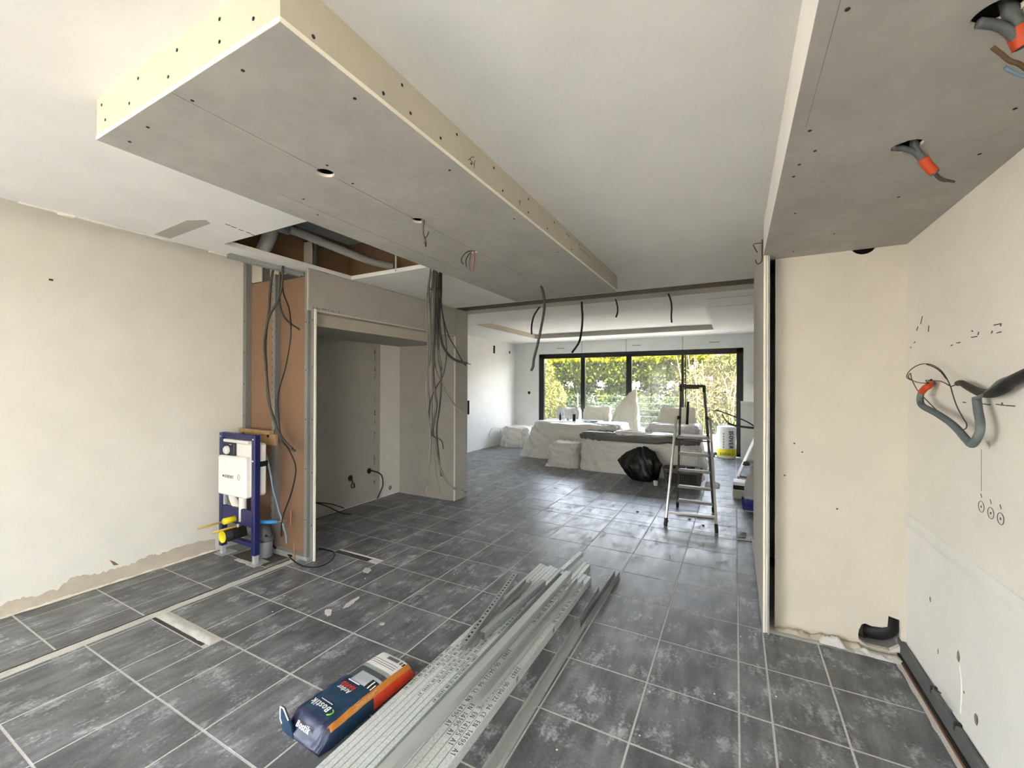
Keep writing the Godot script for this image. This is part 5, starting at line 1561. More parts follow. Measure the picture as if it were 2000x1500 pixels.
# ---------------------------------------------------------------- living room
func build_living_room() -> void:
	# furniture under plastic film
	var t := thing("covered_table", "dining table under white plastic film with bottles on top", "table", Vector3(-2.85, 0, -8.45))
	part(t, "film", film_cover([[0.0, 1.12, 0.56, -0.14, 0.0], [0.25, 1.02, 0.54, -0.08, 0.0], [0.55, 0.95, 0.52, -0.02, 0.0], [0.70, 0.91, 0.51, 0.0, 0.0], [0.725, 0.89, 0.50, 0.0, 0.0]], -2.85, -8.45, 0.045, 61), M.film)
	part(t, "table_top", box_mesh(Vector3(-3.72, 0.69, -8.92), Vector3(-1.98, 0.715, -7.98)), M.white_plastic)
	for p in [[-3.6, -8.1], [-2.1, -8.1], [-3.6, -8.8], [-2.1, -8.8]]:
		part(t, "leg", box_mesh(Vector3(p[0] - 0.03, 0, p[1] - 0.03), Vector3(p[0] + 0.03, 0.69, p[1] + 0.03)), M.white_plastic)
	t = thing("covered_sofa", "low sofa wrapped in white film, grey cushion edge along its back", "sofa", Vector3(-1.5, 0, -7.5))
	part(t, "film", film_cover([[0.0, 1.0, 0.31, 0.02, 0.0], [0.06, 0.98, 0.30, 0.0, 0.0], [0.35, 0.97, 0.29, 0.0, 0.0], [0.52, 0.96, 0.285, 0.0, 0.0], [0.57, 0.96, 0.29, 0.0, 0.0]], -1.47, -7.46, 0.018, 62), M.film)
	part(t, "back_cushion", film_cover([[0.55, 0.97, 0.30, 0.0, 0.0], [0.585, 0.98, 0.315, 0.0, 0.0], [0.625, 0.975, 0.31, 0.0, 0.0], [0.645, 0.95, 0.29, 0.0, 0.0]], -1.48, -7.46, 0.008, 63), M.cushion_grey)
	part(t, "loose_film", film_cover([[0.60, 0.72, 0.24, 0.0, 0.0], [0.655, 0.70, 0.23, 0.0, 0.0], [0.67, 0.66, 0.20, 0.0, 0.0]], -1.2, -7.52, 0.03, 64), M.film)
	t = thing("covered_pouf", "low pouf wrapped in white film at the end of the wrapped sofa", "pouf", Vector3(-2.8, 0, -7.48))
	part(t, "film", film_cover([[0.0, 0.31, 0.29, -0.02, 0.0], [0.05, 0.29, 0.28, 0.0, 0.0], [0.25, 0.28, 0.27, 0.0, 0.0], [0.37, 0.27, 0.26, 0.0, 0.0], [0.43, 0.23, 0.22, 0.02, 0.0]], -2.80, -7.47, 0.022, 65), M.film)
	t = thing("covered_armchair", "armchair under bright white film by the window, tall squared back", "armchair", Vector3(-1.05, 0, -8.5))
	part(t, "film", film_cover([[0.0, 0.56, 0.50, 0.03, 0.0], [0.2, 0.50, 0.44, 0.0, 0.0], [0.55, 0.47, 0.42, 0.0, 0.0], [0.72, 0.46, 0.40, 0.0, 0.0], [0.77, 0.40, 0.36, 0.0, 0.0]], -1.02, -8.46, 0.03, 66), M.film)
	part(t, "back_film", film_cover([[0.65, 0.37, 0.14, -0.03, 0.0], [0.85, 0.34, 0.12, -0.01, 0.0], [1.02, 0.31, 0.10, 0.01, 0.0], [1.055, 0.29, 0.08, 0.01, 0.0]], -1.0, -8.78, 0.02, 67), M.film_warm)
	t = thing("covered_chair", "chair hidden under a pointed cream dust sheet behind the covered table", "chair", Vector3(-2.1, 0, -9.4))
	part(t, "dust_sheet", film_cover([[0.0, 0.31, 0.24, 0.0, 0.0], [0.4, 0.29, 0.21, 0.0, 0.0], [0.8, 0.27, 0.18, 0.0, 0.0], [1.05, 0.20, 0.15, 0.06, 0.0], [1.25, 0.11, 0.09, 0.13, 0.0], [1.40, 0.03, 0.03, 0.20, 0.0]], -2.14, -9.4, 0.03, 68), M.film_warm)
	t = thing("covered_chair", "dining chair under white film with a straight back behind the bottles", "chair", Vector3(-3.42, 0, -9.45))
	part(t, "dust_sheet", film_cover([[0.0, 0.29, 0.24, 0.0, 0.0], [0.45, 0.27, 0.22, 0.0, 0.0], [0.8, 0.27, 0.14, 0.0, -0.05], [0.93, 0.26, 0.10, 0.0, -0.07], [0.95, 0.24, 0.08, 0.0, -0.07]], -3.52, -9.5, 0.02, 69), M.film)
	t = thing("covered_chair", "wide chair under cream film between the pointed sheet and the bottles", "chair", Vector3(-2.62, 0, -9.45))
	part(t, "dust_sheet", film_cover([[0.0, 0.32, 0.28, 0.0, 0.0], [0.45, 0.31, 0.24, 0.0, 0.0], [0.8, 0.30, 0.16, 0.0, 0.0], [0.97, 0.29, 0.12, 0.02, 0.0], [1.0, 0.27, 0.10, 0.02, 0.0]], -2.83, -9.55, 0.02, 70), M.film_warm)
	t = thing("covered_cabinet", "low cabinet under white film in the corner at the left of the window", "cabinet", Vector3(-4.75, 0, -9.3))
	part(t, "film", film_cover([[0.0, 0.37, 0.34, 0.0, 0.0], [0.2, 0.33, 0.30, 0.0, 0.0], [0.42, 0.33, 0.28, 0.0, 0.0], [0.46, 0.31, 0.26, 0.0, 0.0]], -4.72, -9.3, 0.035, 71), M.film)
	# on the table
	var o := thing("water_bottle", "clear plastic water bottle standing on the covered table", "bottle", Vector3(-3.27, 0.74, -8.5))
	part(o, "body", lathe_mesh(Vector3(-3.27, 0.742, -8.5), [Vector2(0.0001, 0.0), Vector2(0.036, 0.002), Vector2(0.036, 0.15), Vector2(0.034, 0.17), Vector2(0.014, 0.215), Vector2(0.014, 0.225)], 18), M.bottle)
	part(o, "cap", lathe_mesh(Vector3(-3.27, 0.967, -8.5), [Vector2(0.016, 0.0), Vector2(0.016, 0.018), Vector2(0.0001, 0.019)], 14), M.white_plastic)
	part(o, "label_band", lathe_mesh(Vector3(-3.27, 0.80, -8.5), [Vector2(0.037, 0.0), Vector2(0.037, 0.06)], 18), M.white_plastic)
	o = thing("dark_bottle", "small dark bottle standing against the clear water bottle", "bottle", Vector3(-3.34, 0.74, -8.53))
	part(o, "body", lathe_mesh(Vector3(-3.345, 0.742, -8.53), [Vector2(0.0001, 0.0), Vector2(0.022, 0.001), Vector2(0.022, 0.11), Vector2(0.010, 0.14), Vector2(0.010, 0.17), Vector2(0.0001, 0.171)], 14), M.rubber)
	o = thing("paper_cup", "white paper cup on the covered table beside the black mug", "cup", Vector3(-3.14, 0.74, -8.5))
	part(o, "cup", lathe_mesh(Vector3(-3.15, 0.742, -8.48), [Vector2(0.0001, 0.0), Vector2(0.030, 0.001), Vector2(0.038, 0.095), Vector2(0.035, 0.095), Vector2(0.028, 0.01), Vector2(0.0001, 0.008)], 16), M.white_plastic)
	o = thing("black_mug", "black mug on the covered table between paper cup and tablet", "mug", Vector3(-3.02, 0.74, -8.5))
	part(o, "body", lathe_mesh(Vector3(-3.02, 0.742, -8.5), [Vector2(0.0001, 0.0), Vector2(0.036, 0.001), Vector2(0.030, 0.03), Vector2(0.030, 0.11), Vector2(0.034, 0.145), Vector2(0.030, 0.145), Vector2(0.027, 0.02), Vector2(0.0001, 0.015)], 16), M.black)
	o = thing("tablet", "flat black tablet lying on the covered table", "tablet", Vector3(-2.67, 0.74, -8.5))
	part(o, "slab", box_mesh(Vector3(-2.82, 0.756, -8.6), Vector3(-2.53, 0.764, -8.4), 0.003), M.black)
	# black rubbish bag and grey crate before the sofa
	o = thing("rubbish_bag", "full black rubbish bag slumped against the wrapped sofa", "bag", Vector3(-1.27, 0, -6.92))
	var rings: Array = []
	var nz := FastNoiseLite.new()
	nz.seed = 5
	nz.frequency = 1.0
	for row in [[0.0, 0.18, 0.15, 0.04, 0], [0.05, 0.23, 0.19, 0.03, 0], [0.12, 0.27, 0.21, 0.01, 0], [0.19, 0.31, 0.22, -0.01, 0], [0.26, 0.33, 0.22, -0.02, 0], [0.32, 0.31, 0.20, -0.03, 0], [0.37, 0.25, 0.17, -0.03, 0], [0.42, 0.19, 0.14, -0.02, 0], [0.46, 0.14, 0.11, -0.01, 0], [0.49, 0.08, 0.07, 0.0, 0], [0.50, 0.02, 0.02, 0.0, 0]]:
		var ring := PackedVector3Array()
		for k in 90:
			var a := TAU * k / 90.0
			var p := Vector3(cos(a) * row[1], row[0], sin(a) * row[2])
			var wr := 0.16 * nz.get_noise_3d(cos(a) * 1.8, row[0] * 5.0, sin(a) * 1.8) - 0.13 * absf(nz.get_noise_3d(cos(a) * 4.5, row[0] * 9.0, sin(a) * 4.5)) + 0.04 * nz.get_noise_3d(cos(a) * 12.0, row[0] * 24.0, sin(a) * 12.0)
			p *= Vector3(1.03 + 1.8 * wr, 1.03 + 0.7 * wr, 1.03 + 1.8 * wr)
			ring.append(Vector3(-1.31 + row[3], 0.001, -6.9) + Vector3(p.x, max(p.y, 0.0), p.z))
		rings.append(ring)
	var st := new_st(true)
	loft(st, rings)
	part(o, "sack", done(st), M.bin_bag)
	part(o, "knotted_neck", tube_mesh(PackedVector3Array([Vector3(-1.52, 0.30, -6.88), Vector3(-1.59, 0.32, -6.87), Vector3(-1.62, 0.30, -6.86), Vector3(-1.60, 0.25, -6.86)]), 0.04, 10), M.bin_bag)
	o = thing("grey_basket", "rounded grey plastic basket standing beside the black rubbish bag", "basket", Vector3(-0.73, 0, -6.85))
	st = new_st(true)
	rings = []
	for row in [[0.0, 0.235, 0.16], [0.01, 0.245, 0.17], [0.22, 0.275, 0.20], [0.245, 0.285, 0.21], [0.25, 0.275, 0.20], [0.235, 0.265, 0.19], [0.03, 0.235, 0.16]]:
		var ring := PackedVector3Array()
		for k in 60:
			var a := TAU * k / 60.0
			var rib := 1.0 + (0.012 if k % 3 == 0 else 0.0)
			ring.append(Vector3(-0.70 + sign(cos(a)) * pow(abs(cos(a)), 0.5) * row[1] * rib, row[0] + 0.002, -6.86 + sign(sin(a)) * pow(abs(sin(a)), 0.5) * row[2] * rib))
		rings.append(ring)
	loft(st, rings)
	part(o, "tub", done(st), M.crate)
	st = new_st()
	for k in 16:
		for j in 4:
			bx(st, Vector3(-0.90 + k * 0.026, 0.05 + j * 0.04, -6.672 + 0.004 * j), Vector3(-0.887 + k * 0.026, 0.078 + j * 0.04, -6.66 + 0.007 * j))
	part(o, "slots", done(st), M.ink).set_meta("kind", "stuff")
	part(o, "lid", box_mesh(Vector3(-0.94, 0.235, -7.03), Vector3(-0.46, 0.25, -6.69), 0.006), M.crate)
	for k in 3:
		var h := thing("hand_tool", "black hand tool lying on the grey basket", "tool", Vector3(-0.8 + k * 0.12, 0.252, -6.8), "hand tools on the grey basket")
		part(h, "handle", bar_mesh(Vector3(-0.90 + k * 0.13, 0.262, -6.76 - 0.03 * k), Vector3(-0.80 + k * 0.13, 0.262, -6.82 - 0.03 * k), 0.022, 0.018), M.black)
		part(h, "blade", bar_mesh(Vector3(-0.80 + k * 0.13, 0.258, -6.82 - 0.03 * k), Vector3(-0.765 + k * 0.13, 0.258, -6.84 - 0.03 * k), 0.012, 0.006), M.zinc_plain)
	o = thing("small_tub", "small white plastic tub on the floor in front of the rubbish bag", "tub", Vector3(-1.05, 0, -6.58))
	part(o, "tub", lathe_mesh(Vector3(-1.05, 0.001, -6.58), [Vector2(0.0001, 0.0), Vector2(0.028, 0.001), Vector2(0.033, 0.06), Vector2(0.036, 0.062), Vector2(0.036, 0.072), Vector2(0.0001, 0.074)], 14), M.white_plastic)
	o = thing("film_scrap", "crumpled scrap of white film lying on the floor past the basket", "film", Vector3(-0.36, 0, -6.9))
	part(o, "sheet", rough_strip(-0.40, -0.20, -7.15, -6.85, 0.004, 0.05, 81), M.film)
	o = thing("film_scrap", "pale crumpled film lying on the tiles at the foot of the partition", "film", Vector3(0.08, 0, -4.9))
	part(o, "sheet", rough_strip(0.02, 0.10, -4.92, -4.72, 0.003, 0.012, 82), M.crate)
	# insulation roll and things along the right
	o = thing("insulation_roll", "white wrapped roll of insulation with a yellow band standing by the window", "roll", Vector3(-0.16, 0, -9.85))
	var rb := part(o, "roll", lathe_mesh(Vector3(-0.16, 0.002, -9.85), [Vector2(0.0001, 0.0), Vector2(0.17, 0.001), Vector2(0.178, 0.012), Vector2(0.18, 0.06), Vector2(0.178, 0.30), Vector2(0.181, 0.63), Vector2(0.172, 0.655), Vector2(0.10, 0.662), Vector2(0.0001, 0.655)], 28), M.white_plastic)
	part(rb, "yellow_band", lathe_mesh(Vector3(-0.16, 0.05, -9.85), [Vector2(0.1805, 0.0), Vector2(0.1815, 0.08), Vector2(0.1805, 0.15)], 28), M.yellow)
	var towards := Vector3(0.16, 0, 9.85).normalized()
	var right := Vector3.UP.cross(towards)
	lettering(rb, "ISOVER", M.ink, 0.105, Vector3(-0.16, 0.40, -9.85) + towards * 0.172 + right * 0.085, Vector3.DOWN, right)
	lettering(rb, "ISOMO", M.pencil, 0.075, Vector3(-0.16, 0.10, -9.85) + towards * 0.184, right, Vector3.UP)
	st = new_st()
	for k in 6:
		bx(st, Vector3(-0.012, -0.016, 0.0), Vector3(0.012, 0.016, 0.002), 0.0, Transform3D(Basis(right, Vector3.UP, towards), Vector3(-0.16, 0.24 + k * 0.055, -9.85) + towards * 0.178 - right * 0.055))
	part(rb, "printed_squares", done(st), M.yellow_pale)
	o = thing("black_plank", "flat black plastic case lying on the floor beside the insulation roll", "case", Vector3(-0.53, 0, -9.85))
	part(o, "case", box_mesh(Vector3(-0.74, 0.001, -9.98), Vector3(-0.38, 0.085, -9.76), 0.008), M.black)
	o = thing("white_panel", "tall white panel leaning at the wall right of the window", "panel", Vector3(0.26, 0, -9.7))
	part(o, "sheet", box_mesh(Vector3(0.20, 0.001, -10.09), Vector3(0.70, 1.56, -10.05), 0.003), M.paper_white)
	o = thing("white_panel", "lower white panel standing in front of the taller leaning panel", "panel", Vector3(0.3, 0, -9.6))
	part(o, "sheet", box_mesh(Vector3(0.10, 0.001, -9.75), Vector3(0.75, 1.15, -9.68), 0.003), M.paper_white)
	part(o, "cap", box_mesh(Vector3(0.095, 1.15, -9.76), Vector3(0.75, 1.19, -9.67), 0.003), M.white_plastic)
	o = thing("leaning_board", "white board leaning slanted with its edge towards the room by the partition", "board", Vector3(0.1, 0, -7.8))
	st = new_st()
	var a0 := Vector3(0.035, 0.002, -7.85)
	bar(st, a0, Vector3(0.33, 0.76, -7.85), 0.5, 0.02)
	part(o, "sheet", done(st), M.white_plastic)
	part(o, "foot_batten", box_mesh(Vector3(0.03, 0.001, -7.7), Vector3(0.24, 0.05, -7.58), 0.003), M.board_grey)
	o = thing("cardboard_box", "white box with a black side band, upper of two by the partition", "box", Vector3(0.08, 0.1, -6.4), "boxes by the partition")
	part(o, "carton", box_mesh(Vector3(-0.02, 0.112, -6.62), Vector3(0.25, 0.215, -6.36), 0.003), M.white_plastic)
	part(o, "black_band", box_mesh(Vector3(-0.0215, 0.118, -6.6215), Vector3(0.2515, 0.175, -6.3585)), M.black)
	o = thing("cardboard_box", "pale grey box under the black-banded box by the partition", "box", Vector3(0.08, 0.0, -6.4), "boxes by the partition")
	part(o, "carton", box_mesh(Vector3(-0.025, 0.001, -6.63), Vector3(0.26, 0.110, -6.35), 0.003), M.board_grey)
	o = thing("plaster_sack", "grey paper sack with a blue foot standing at the end of the partition", "sack", Vector3(0.22, 0, -5.85))
	part(o, "sack", film_cover([[0.0, 0.13, 0.10, 0.0, 0.0], [0.1, 0.15, 0.12, 0.0, 0.0], [0.35, 0.14, 0.11, 0.02, 0.0], [0.50, 0.11, 0.07, 0.05, 0.0], [0.56, 0.08, 0.03, 0.07, 0.0]], 0.24, -5.85, 0.01, 91), M.sack_grey)
	part(o, "blue_foot", film_cover([[0.02, 0.145, 0.115, 0.0, 0.0], [0.08, 0.158, 0.128, 0.0, 0.0], [0.14, 0.155, 0.125, 0.0, 0.0]], 0.24, -5.85, 0.01, 91), M.sack_blue)
	part(o, "tied_top", lathe_mesh(Vector3(0.12, 0.52, -5.9), [Vector2(0.0001, 0.0), Vector2(0.04, 0.01), Vector2(0.03, 0.05), Vector2(0.0001, 0.06)], 10), M.cable_grey)

# ---------------------------------------------------------------- cables
func build_cables() -> void:
	var list: Array = [
	["electric_cable", "thick grey cable hanging past the pine brace, ending in a short hook", "cables hanging in the open stud wall", "cable_grey", 0.0110, PackedVector3Array([Vector3(-3.510, 2.525, -2.230), Vector3(-3.549, 2.393, -2.230), Vector3(-3.568, 2.252, -2.230), Vector3(-3.577, 2.128, -2.230), Vector3(-3.607, 2.006, -2.230), Vector3(-3.626, 1.850, -2.230), Vector3(-3.620, 1.725, -2.230), Vector3(-3.575, 1.369, -2.230), Vector3(-3.506, 1.216, -2.230), Vector3(-3.422, 1.067, -2.230), Vector3(-3.325, 0.982, -2.230), Vector3(-3.215, 0.951, -2.230)])],
	["electric_cable", "grey cable crossing over to join the thick cable behind the blue frame", "cables hanging in the open stud wall", "cable_grey", 0.0090, PackedVector3Array([Vector3(-3.344, 2.497, -2.205), Vector3(-3.353, 2.378, -2.205), Vector3(-3.371, 2.283, -2.205), Vector3(-3.458, 2.158, -2.205), Vector3(-3.527, 2.090, -2.205), Vector3(-3.576, 1.970, -2.205), Vector3(-3.601, 1.847, -2.205), Vector3(-3.589, 1.723, -2.205), Vector3(-3.518, 1.327, -2.205), Vector3(-3.453, 1.189, -2.205), Vector3(-3.375, 1.081, -2.205), Vector3(-3.286, 1.010, -2.205), Vector3(-3.213, 0.972, -2.205)])],
	["electric_cable", "short grey cable curving right across the brown board near the ceiling", "cables hanging in the open stud wall", "cable_grey", 0.0090, PackedVector3Array([Vector3(-3.452, 2.535, -2.250), Vector3(-3.460, 2.400, -2.250), Vector3(-3.469, 2.247, -2.250), Vector3(-3.429, 2.120, -2.250), Vector3(-3.350, 2.035, -2.250), Vector3(-3.199, 1.956, -2.250)])],
	["electric_cable", "thin black cable running down the open stud wall and looping over the floor", "cables hanging in the open stud wall", "cable_black", 0.0055, PackedVector3Array([Vector3(-3.360, 2.513, -2.210), Vector3(-3.355, 2.289, -2.210), Vector3(-3.273, 2.131, -2.210), Vector3(-3.248, 1.981, -2.210), Vector3(-3.254, 1.863, -2.210), Vector3(-3.312, 1.648, -2.210), Vector3(-3.403, 1.442, -2.210), Vector3(-3.412, 1.286, -2.210), Vector3(-3.369, 1.055, -2.210), Vector3(-3.266, 0.959, -2.210), Vector3(-3.176, 0.815, -2.210), Vector3(-3.224, 0.621, -2.210), Vector3(-3.323, 0.430, -2.210), Vector3(-3.356, 0.313, -2.210), Vector3(-3.763, 0.008, -2.487), Vector3(-3.433, 0.008, -2.328), Vector3(-3.196, 0.008, -2.254), Vector3(-3.047, 0.008, -2.268), Vector3(-2.998, 0.008, -2.350), Vector3(-3.047, 0.008, -2.475), Vector3(-3.146, 0.008, -2.560), Vector3(-3.255, 0.008, -2.567), Vector3(-3.332, 0.008, -2.552)])],
	["supply_hose", "flexible blue-grey hose arching from the white cistern to the floor", "", "hose_blue", 0.0080, PackedVector3Array([Vector3(-3.719, 0.981, -2.200), Vector3(-3.607, 0.935, -2.200), Vector3(-3.541, 0.857, -2.200), Vector3(-3.490, 0.722, -2.200), Vector3(-3.454, 0.604, -2.200), Vector3(-3.390, 0.470, -2.200), Vector3(-3.320, 0.331, -2.200), Vector3(-3.283, 0.248, -2.200), Vector3(-3.272, 0.182, -2.200)])],
	["drain_cable", "black cable lying from the grey waste pipe towards the metal post", "", "cable_black", 0.0080, PackedVector3Array([Vector3(-3.557, 0.201, -2.200), Vector3(-3.638, 0.010, -2.353), Vector3(-3.523, 0.010, -2.350), Vector3(-3.395, 0.010, -2.330)])],
	["bundle_cable", "long grey cable of the hanging bundle, thick lower end curling right", "cables of the bundle hanging beside the ceiling box", "cable_lgrey", 0.0100, PackedVector3Array([Vector3(-2.312, 2.558, -2.924), Vector3(-2.311, 2.178, -2.926), Vector3(-2.323, 1.820, -2.921), Vector3(-2.338, 1.462, -2.914), Vector3(-2.341, 1.239, -2.913), Vector3(-2.321, 1.024, -2.924), Vector3(-2.297, 0.868, -2.937), Vector3(-2.265, 0.747, -2.955), Vector3(-2.210, 0.636, -2.985), Vector3(-2.142, 0.583, -3.020), Vector3(-2.095, 0.569, -3.046)])],
	["bundle_cable", "thick black cable of the hanging bundle bent outwards at chest height", "cables of the bundle hanging beside the ceiling box", "cable_black", 0.0110, PackedVector3Array([Vector3(-2.254, 2.549, -2.921), Vector3(-2.254, 2.306, -2.922), Vector3(-2.265, 2.062, -2.917), Vector3(-2.249, 1.884, -2.926), Vector3(-2.209, 1.783, -2.947), Vector3(-2.143, 1.716, -2.983), Vector3(-2.049, 1.686, -3.033)])],
	["bundle_cable", "thin black cable of the hanging bundle reaching the thick bent cable end", "cables of the bundle hanging beside the ceiling box", "cable_black", 0.0050, PackedVector3Array([Vector3(-2.277, 2.564, -2.965), Vector3(-2.285, 2.294, -2.962), Vector3(-2.264, 2.092, -2.974), Vector3(-2.224, 1.935, -2.995), Vector3(-2.168, 1.818, -3.025), Vector3(-2.117, 1.710, -3.053), Vector3(-2.085, 1.666, -3.070)])],
	["bundle_cable", "thin black cable of the hanging bundle crossing others in a wavy line", "cables of the bundle hanging beside the ceiling box", "cable_black", 0.0050, PackedVector3Array([Vector3(-2.253, 2.544, -2.899), Vector3(-2.245, 2.257, -2.904), Vector3(-2.213, 1.993, -2.922), Vector3(-2.197, 1.816, -2.931), Vector3(-2.201, 1.706, -2.929), Vector3(-2.224, 1.574, -2.917), Vector3(-2.278, 1.472, -2.889), Vector3(-2.317, 1.366, -2.869), Vector3(-2.329, 1.264, -2.863), Vector3(-2.325, 1.132, -2.865), Vector3(-2.293, 1.057, -2.882), Vector3(-2.235, 1.022, -2.913), Vector3(-2.219, 0.947, -2.922)])],
	["bundle_cable", "short grey cable of the hanging bundle with a blunt cut end", "cables of the bundle hanging beside the ceiling box", "cable_lgrey", 0.0100, PackedVector3Array([Vector3(-2.321, 2.570, -2.965), Vector3(-2.329, 2.276, -2.962), Vector3(-2.324, 2.005, -2.965), Vector3(-2.312, 1.779, -2.972), Vector3(-2.292, 1.661, -2.983)])],
	["bundle_cable", "slim grey cable of the hanging bundle swinging out to the wall end", "cables of the bundle hanging beside the ceiling box", "cable_lgrey", 0.0060, PackedVector3Array([Vector3(-2.352, 2.572, -2.960), Vector3(-2.363, 2.278, -2.955), Vector3(-2.362, 1.915, -2.956), Vector3(-2.342, 1.652, -2.968), Vector3(-2.298, 1.530, -2.992), Vector3(-2.241, 1.408, -3.022), Vector3(-2.177, 1.304, -3.056), Vector3(-2.129, 1.250, -3.082)])],
	["bundle_cable", "grey cable of the hanging bundle ending in a short sideways stub", "cables of the bundle hanging beside the ceiling box", "cable_lgrey", 0.0090, PackedVector3Array([Vector3(-2.342, 2.561, -2.920), Vector3(-2.370, 2.359, -2.906), Vector3(-2.361, 2.090, -2.911), Vector3(-2.357, 1.857, -2.914), Vector3(-2.368, 1.695, -2.908), Vector3(-2.392, 1.597, -2.896), Vector3(-2.411, 1.561, -2.886)])],
	["bundle_cable", "slim grey cable of the hanging bundle reaching almost to the floor", "cables of the bundle hanging beside the ceiling box", "cable_lgrey", 0.0060, PackedVector3Array([Vector3(-2.372, 2.578, -2.971), Vector3(-2.392, 2.282, -2.962), Vector3(-2.407, 1.963, -2.955), Vector3(-2.415, 1.644, -2.952), Vector3(-2.406, 1.416, -2.957), Vector3(-2.382, 1.143, -2.971), Vector3(-2.365, 0.915, -2.980), Vector3(-2.353, 0.733, -2.988), Vector3(-2.328, 0.596, -3.001), Vector3(-2.312, 0.528, -3.010)])],
	["bundle_cable", "grey cable of the hanging bundle with bare copper tips by the floor", "cables of the bundle hanging beside the ceiling box", "cable_lgrey", 0.0070, PackedVector3Array([Vector3(-2.273, 2.526, -2.820), Vector3(-2.304, 2.287, -2.805), Vector3(-2.311, 2.071, -2.802), Vector3(-2.299, 1.810, -2.809), Vector3(-2.310, 1.550, -2.804), Vector3(-2.302, 1.290, -2.809), Vector3(-2.278, 1.073, -2.822), Vector3(-2.282, 0.900, -2.821), Vector3(-2.297, 0.770, -2.813), Vector3(-2.304, 0.639, -2.810)])],
	["bundle_cable", "dark grey cable of the hanging bundle held straight in the middle", "cables of the bundle hanging beside the ceiling box", "cable_grey", 0.0100, PackedVector3Array([Vector3(-2.257, 2.536, -2.869), Vector3(-2.268, 2.339, -2.863), Vector3(-2.276, 2.076, -2.860), Vector3(-2.279, 1.814, -2.859), Vector3(-2.282, 1.595, -2.858), Vector3(-2.267, 1.420, -2.867), Vector3(-2.255, 1.332, -2.874), Vector3(-2.274, 1.201, -2.864), Vector3(-2.293, 1.069, -2.854)])],
	["bundle_cable", "dark grey cable of the hanging bundle fraying at waist height", "cables of the bundle hanging beside the ceiling box", "cable_grey", 0.0080, PackedVector3Array([Vector3(-2.351, 2.587, -3.017), Vector3(-2.354, 2.288, -3.016), Vector3(-2.358, 2.013, -3.015), Vector3(-2.349, 1.737, -3.020), Vector3(-2.328, 1.577, -3.032), Vector3(-2.340, 1.324, -3.026), Vector3(-2.364, 1.094, -3.014), Vector3(-2.343, 0.819, -3.026), Vector3(-2.327, 0.681, -3.035)])],
	["bundle_cable", "dark grey cable of the hanging bundle ending at eye height", "cables of the bundle hanging beside the ceiling box", "cable_grey", 0.0110, PackedVector3Array([Vector3(-2.299, 2.546, -2.886), Vector3(-2.302, 2.347, -2.885), Vector3(-2.282, 2.126, -2.896), Vector3(-2.270, 1.905, -2.903), Vector3(-2.266, 1.826, -2.906)])],
	["ceiling_cable", "brown-grey cable hanging from the end of the ceiling box", "", "cable_grey", 0.0110, PackedVector3Array([Vector3(-1.500, 2.385, -3.286), Vector3(-1.471, 2.341, -3.302), Vector3(-1.452, 2.258, -3.312), Vector3(-1.449, 2.152, -3.313), Vector3(-1.470, 2.012, -3.303), Vector3(-1.495, 1.871, -3.290), Vector3(-1.526, 1.730, -3.274), Vector3(-1.534, 1.660, -3.270), Vector3(-1.549, 1.624, -3.262)])],
	["ceiling_cable", "black cable hanging in an open curve beside the box cable", "cables hanging from the ceiling of the far room", "cable_black", 0.0110, PackedVector3Array([Vector3(-2.172, 2.510, -4.884), Vector3(-2.197, 2.490, -4.871), Vector3(-2.258, 2.380, -4.839), Vector3(-2.284, 2.256, -4.826), Vector3(-2.284, 2.146, -4.826)])],
	["ceiling_cable", "long black cable hanging bowed in front of the window head", "cables hanging from the ceiling of the far room", "cable_black", 0.0130, PackedVector3Array([Vector3(-1.617, 2.510, -4.804), Vector3(-1.615, 2.431, -4.806), Vector3(-1.608, 2.309, -4.809), Vector3(-1.617, 2.163, -4.805), Vector3(-1.643, 2.016, -4.792), Vector3(-1.718, 1.888, -4.752)])],
	["ceiling_cable", "short thin black cable with a straight drop over the table", "cables hanging from the ceiling of the far room", "cable_black", 0.0090, PackedVector3Array([Vector3(-1.229, 2.510, -4.837), Vector3(-1.213, 2.463, -4.845), Vector3(-1.202, 2.404, -4.851), Vector3(-1.202, 2.345, -4.851), Vector3(-1.218, 2.286, -4.843)])],
	["ceiling_cable", "thin wavy black cable hanging above the step ladder", "cables hanging from the ceiling of the far room", "cable_black", 0.0090, PackedVector3Array([Vector3(-0.648, 2.510, -4.802), Vector3(-0.633, 2.471, -4.810), Vector3(-0.614, 2.405, -4.821), Vector3(-0.609, 2.327, -4.824), Vector3(-0.613, 2.255, -4.821), Vector3(-0.608, 2.183, -4.824)])]]
	for c in list:
		var pts: PackedVector3Array = c[5]
		var cat := "hose" if c[0] == "supply_hose" else "cable"
		var o := thing(c[0], c[1], cat, pts[0], c[2])
		part(o, "sheath", tube_mesh(pts, c[4], 8, 6), M[c[3]])
		if c[1].contains("copper"):
			var e := pts[pts.size() - 1]
			part(o, "copper_tip", rod(e, e + Vector3(-0.02, -0.09, 0.0), 0.003, 6), M.copper)
			part(o, "copper_tip", rod(e, e + Vector3(0.03, -0.06, 0.0), 0.003, 6), M.copper)
		if c[0] == "bundle_cable" and c[4] > 0.0095:
			var e2 := pts[pts.size() - 1]
			var d := (e2 - pts[pts.size() - 2]).normalized()
			part(o, "wire_end", rod(e2, e2 + d * 0.03, 0.004, 6), M.ink)
	var t := thing("cable_tie", "thin dark tie around the top of the hanging cable bundle", "tie", Vector3(-2.3, 2.35, -2.9))
	var c0: Vector3 = list[6][5][0] if list.size() > 6 else Vector3.ZERO
	var ring := PackedVector3Array()
	for k in 17:
		ring.append(Vector3(c0.x - 0.01 + 0.06 * cos(TAU * k / 16.0), 2.34, c0.z + 0.03 * sin(TAU * k / 16.0)))
	part(t, "band", tube_mesh(ring, 0.004, 5, 1), M.cable_black)
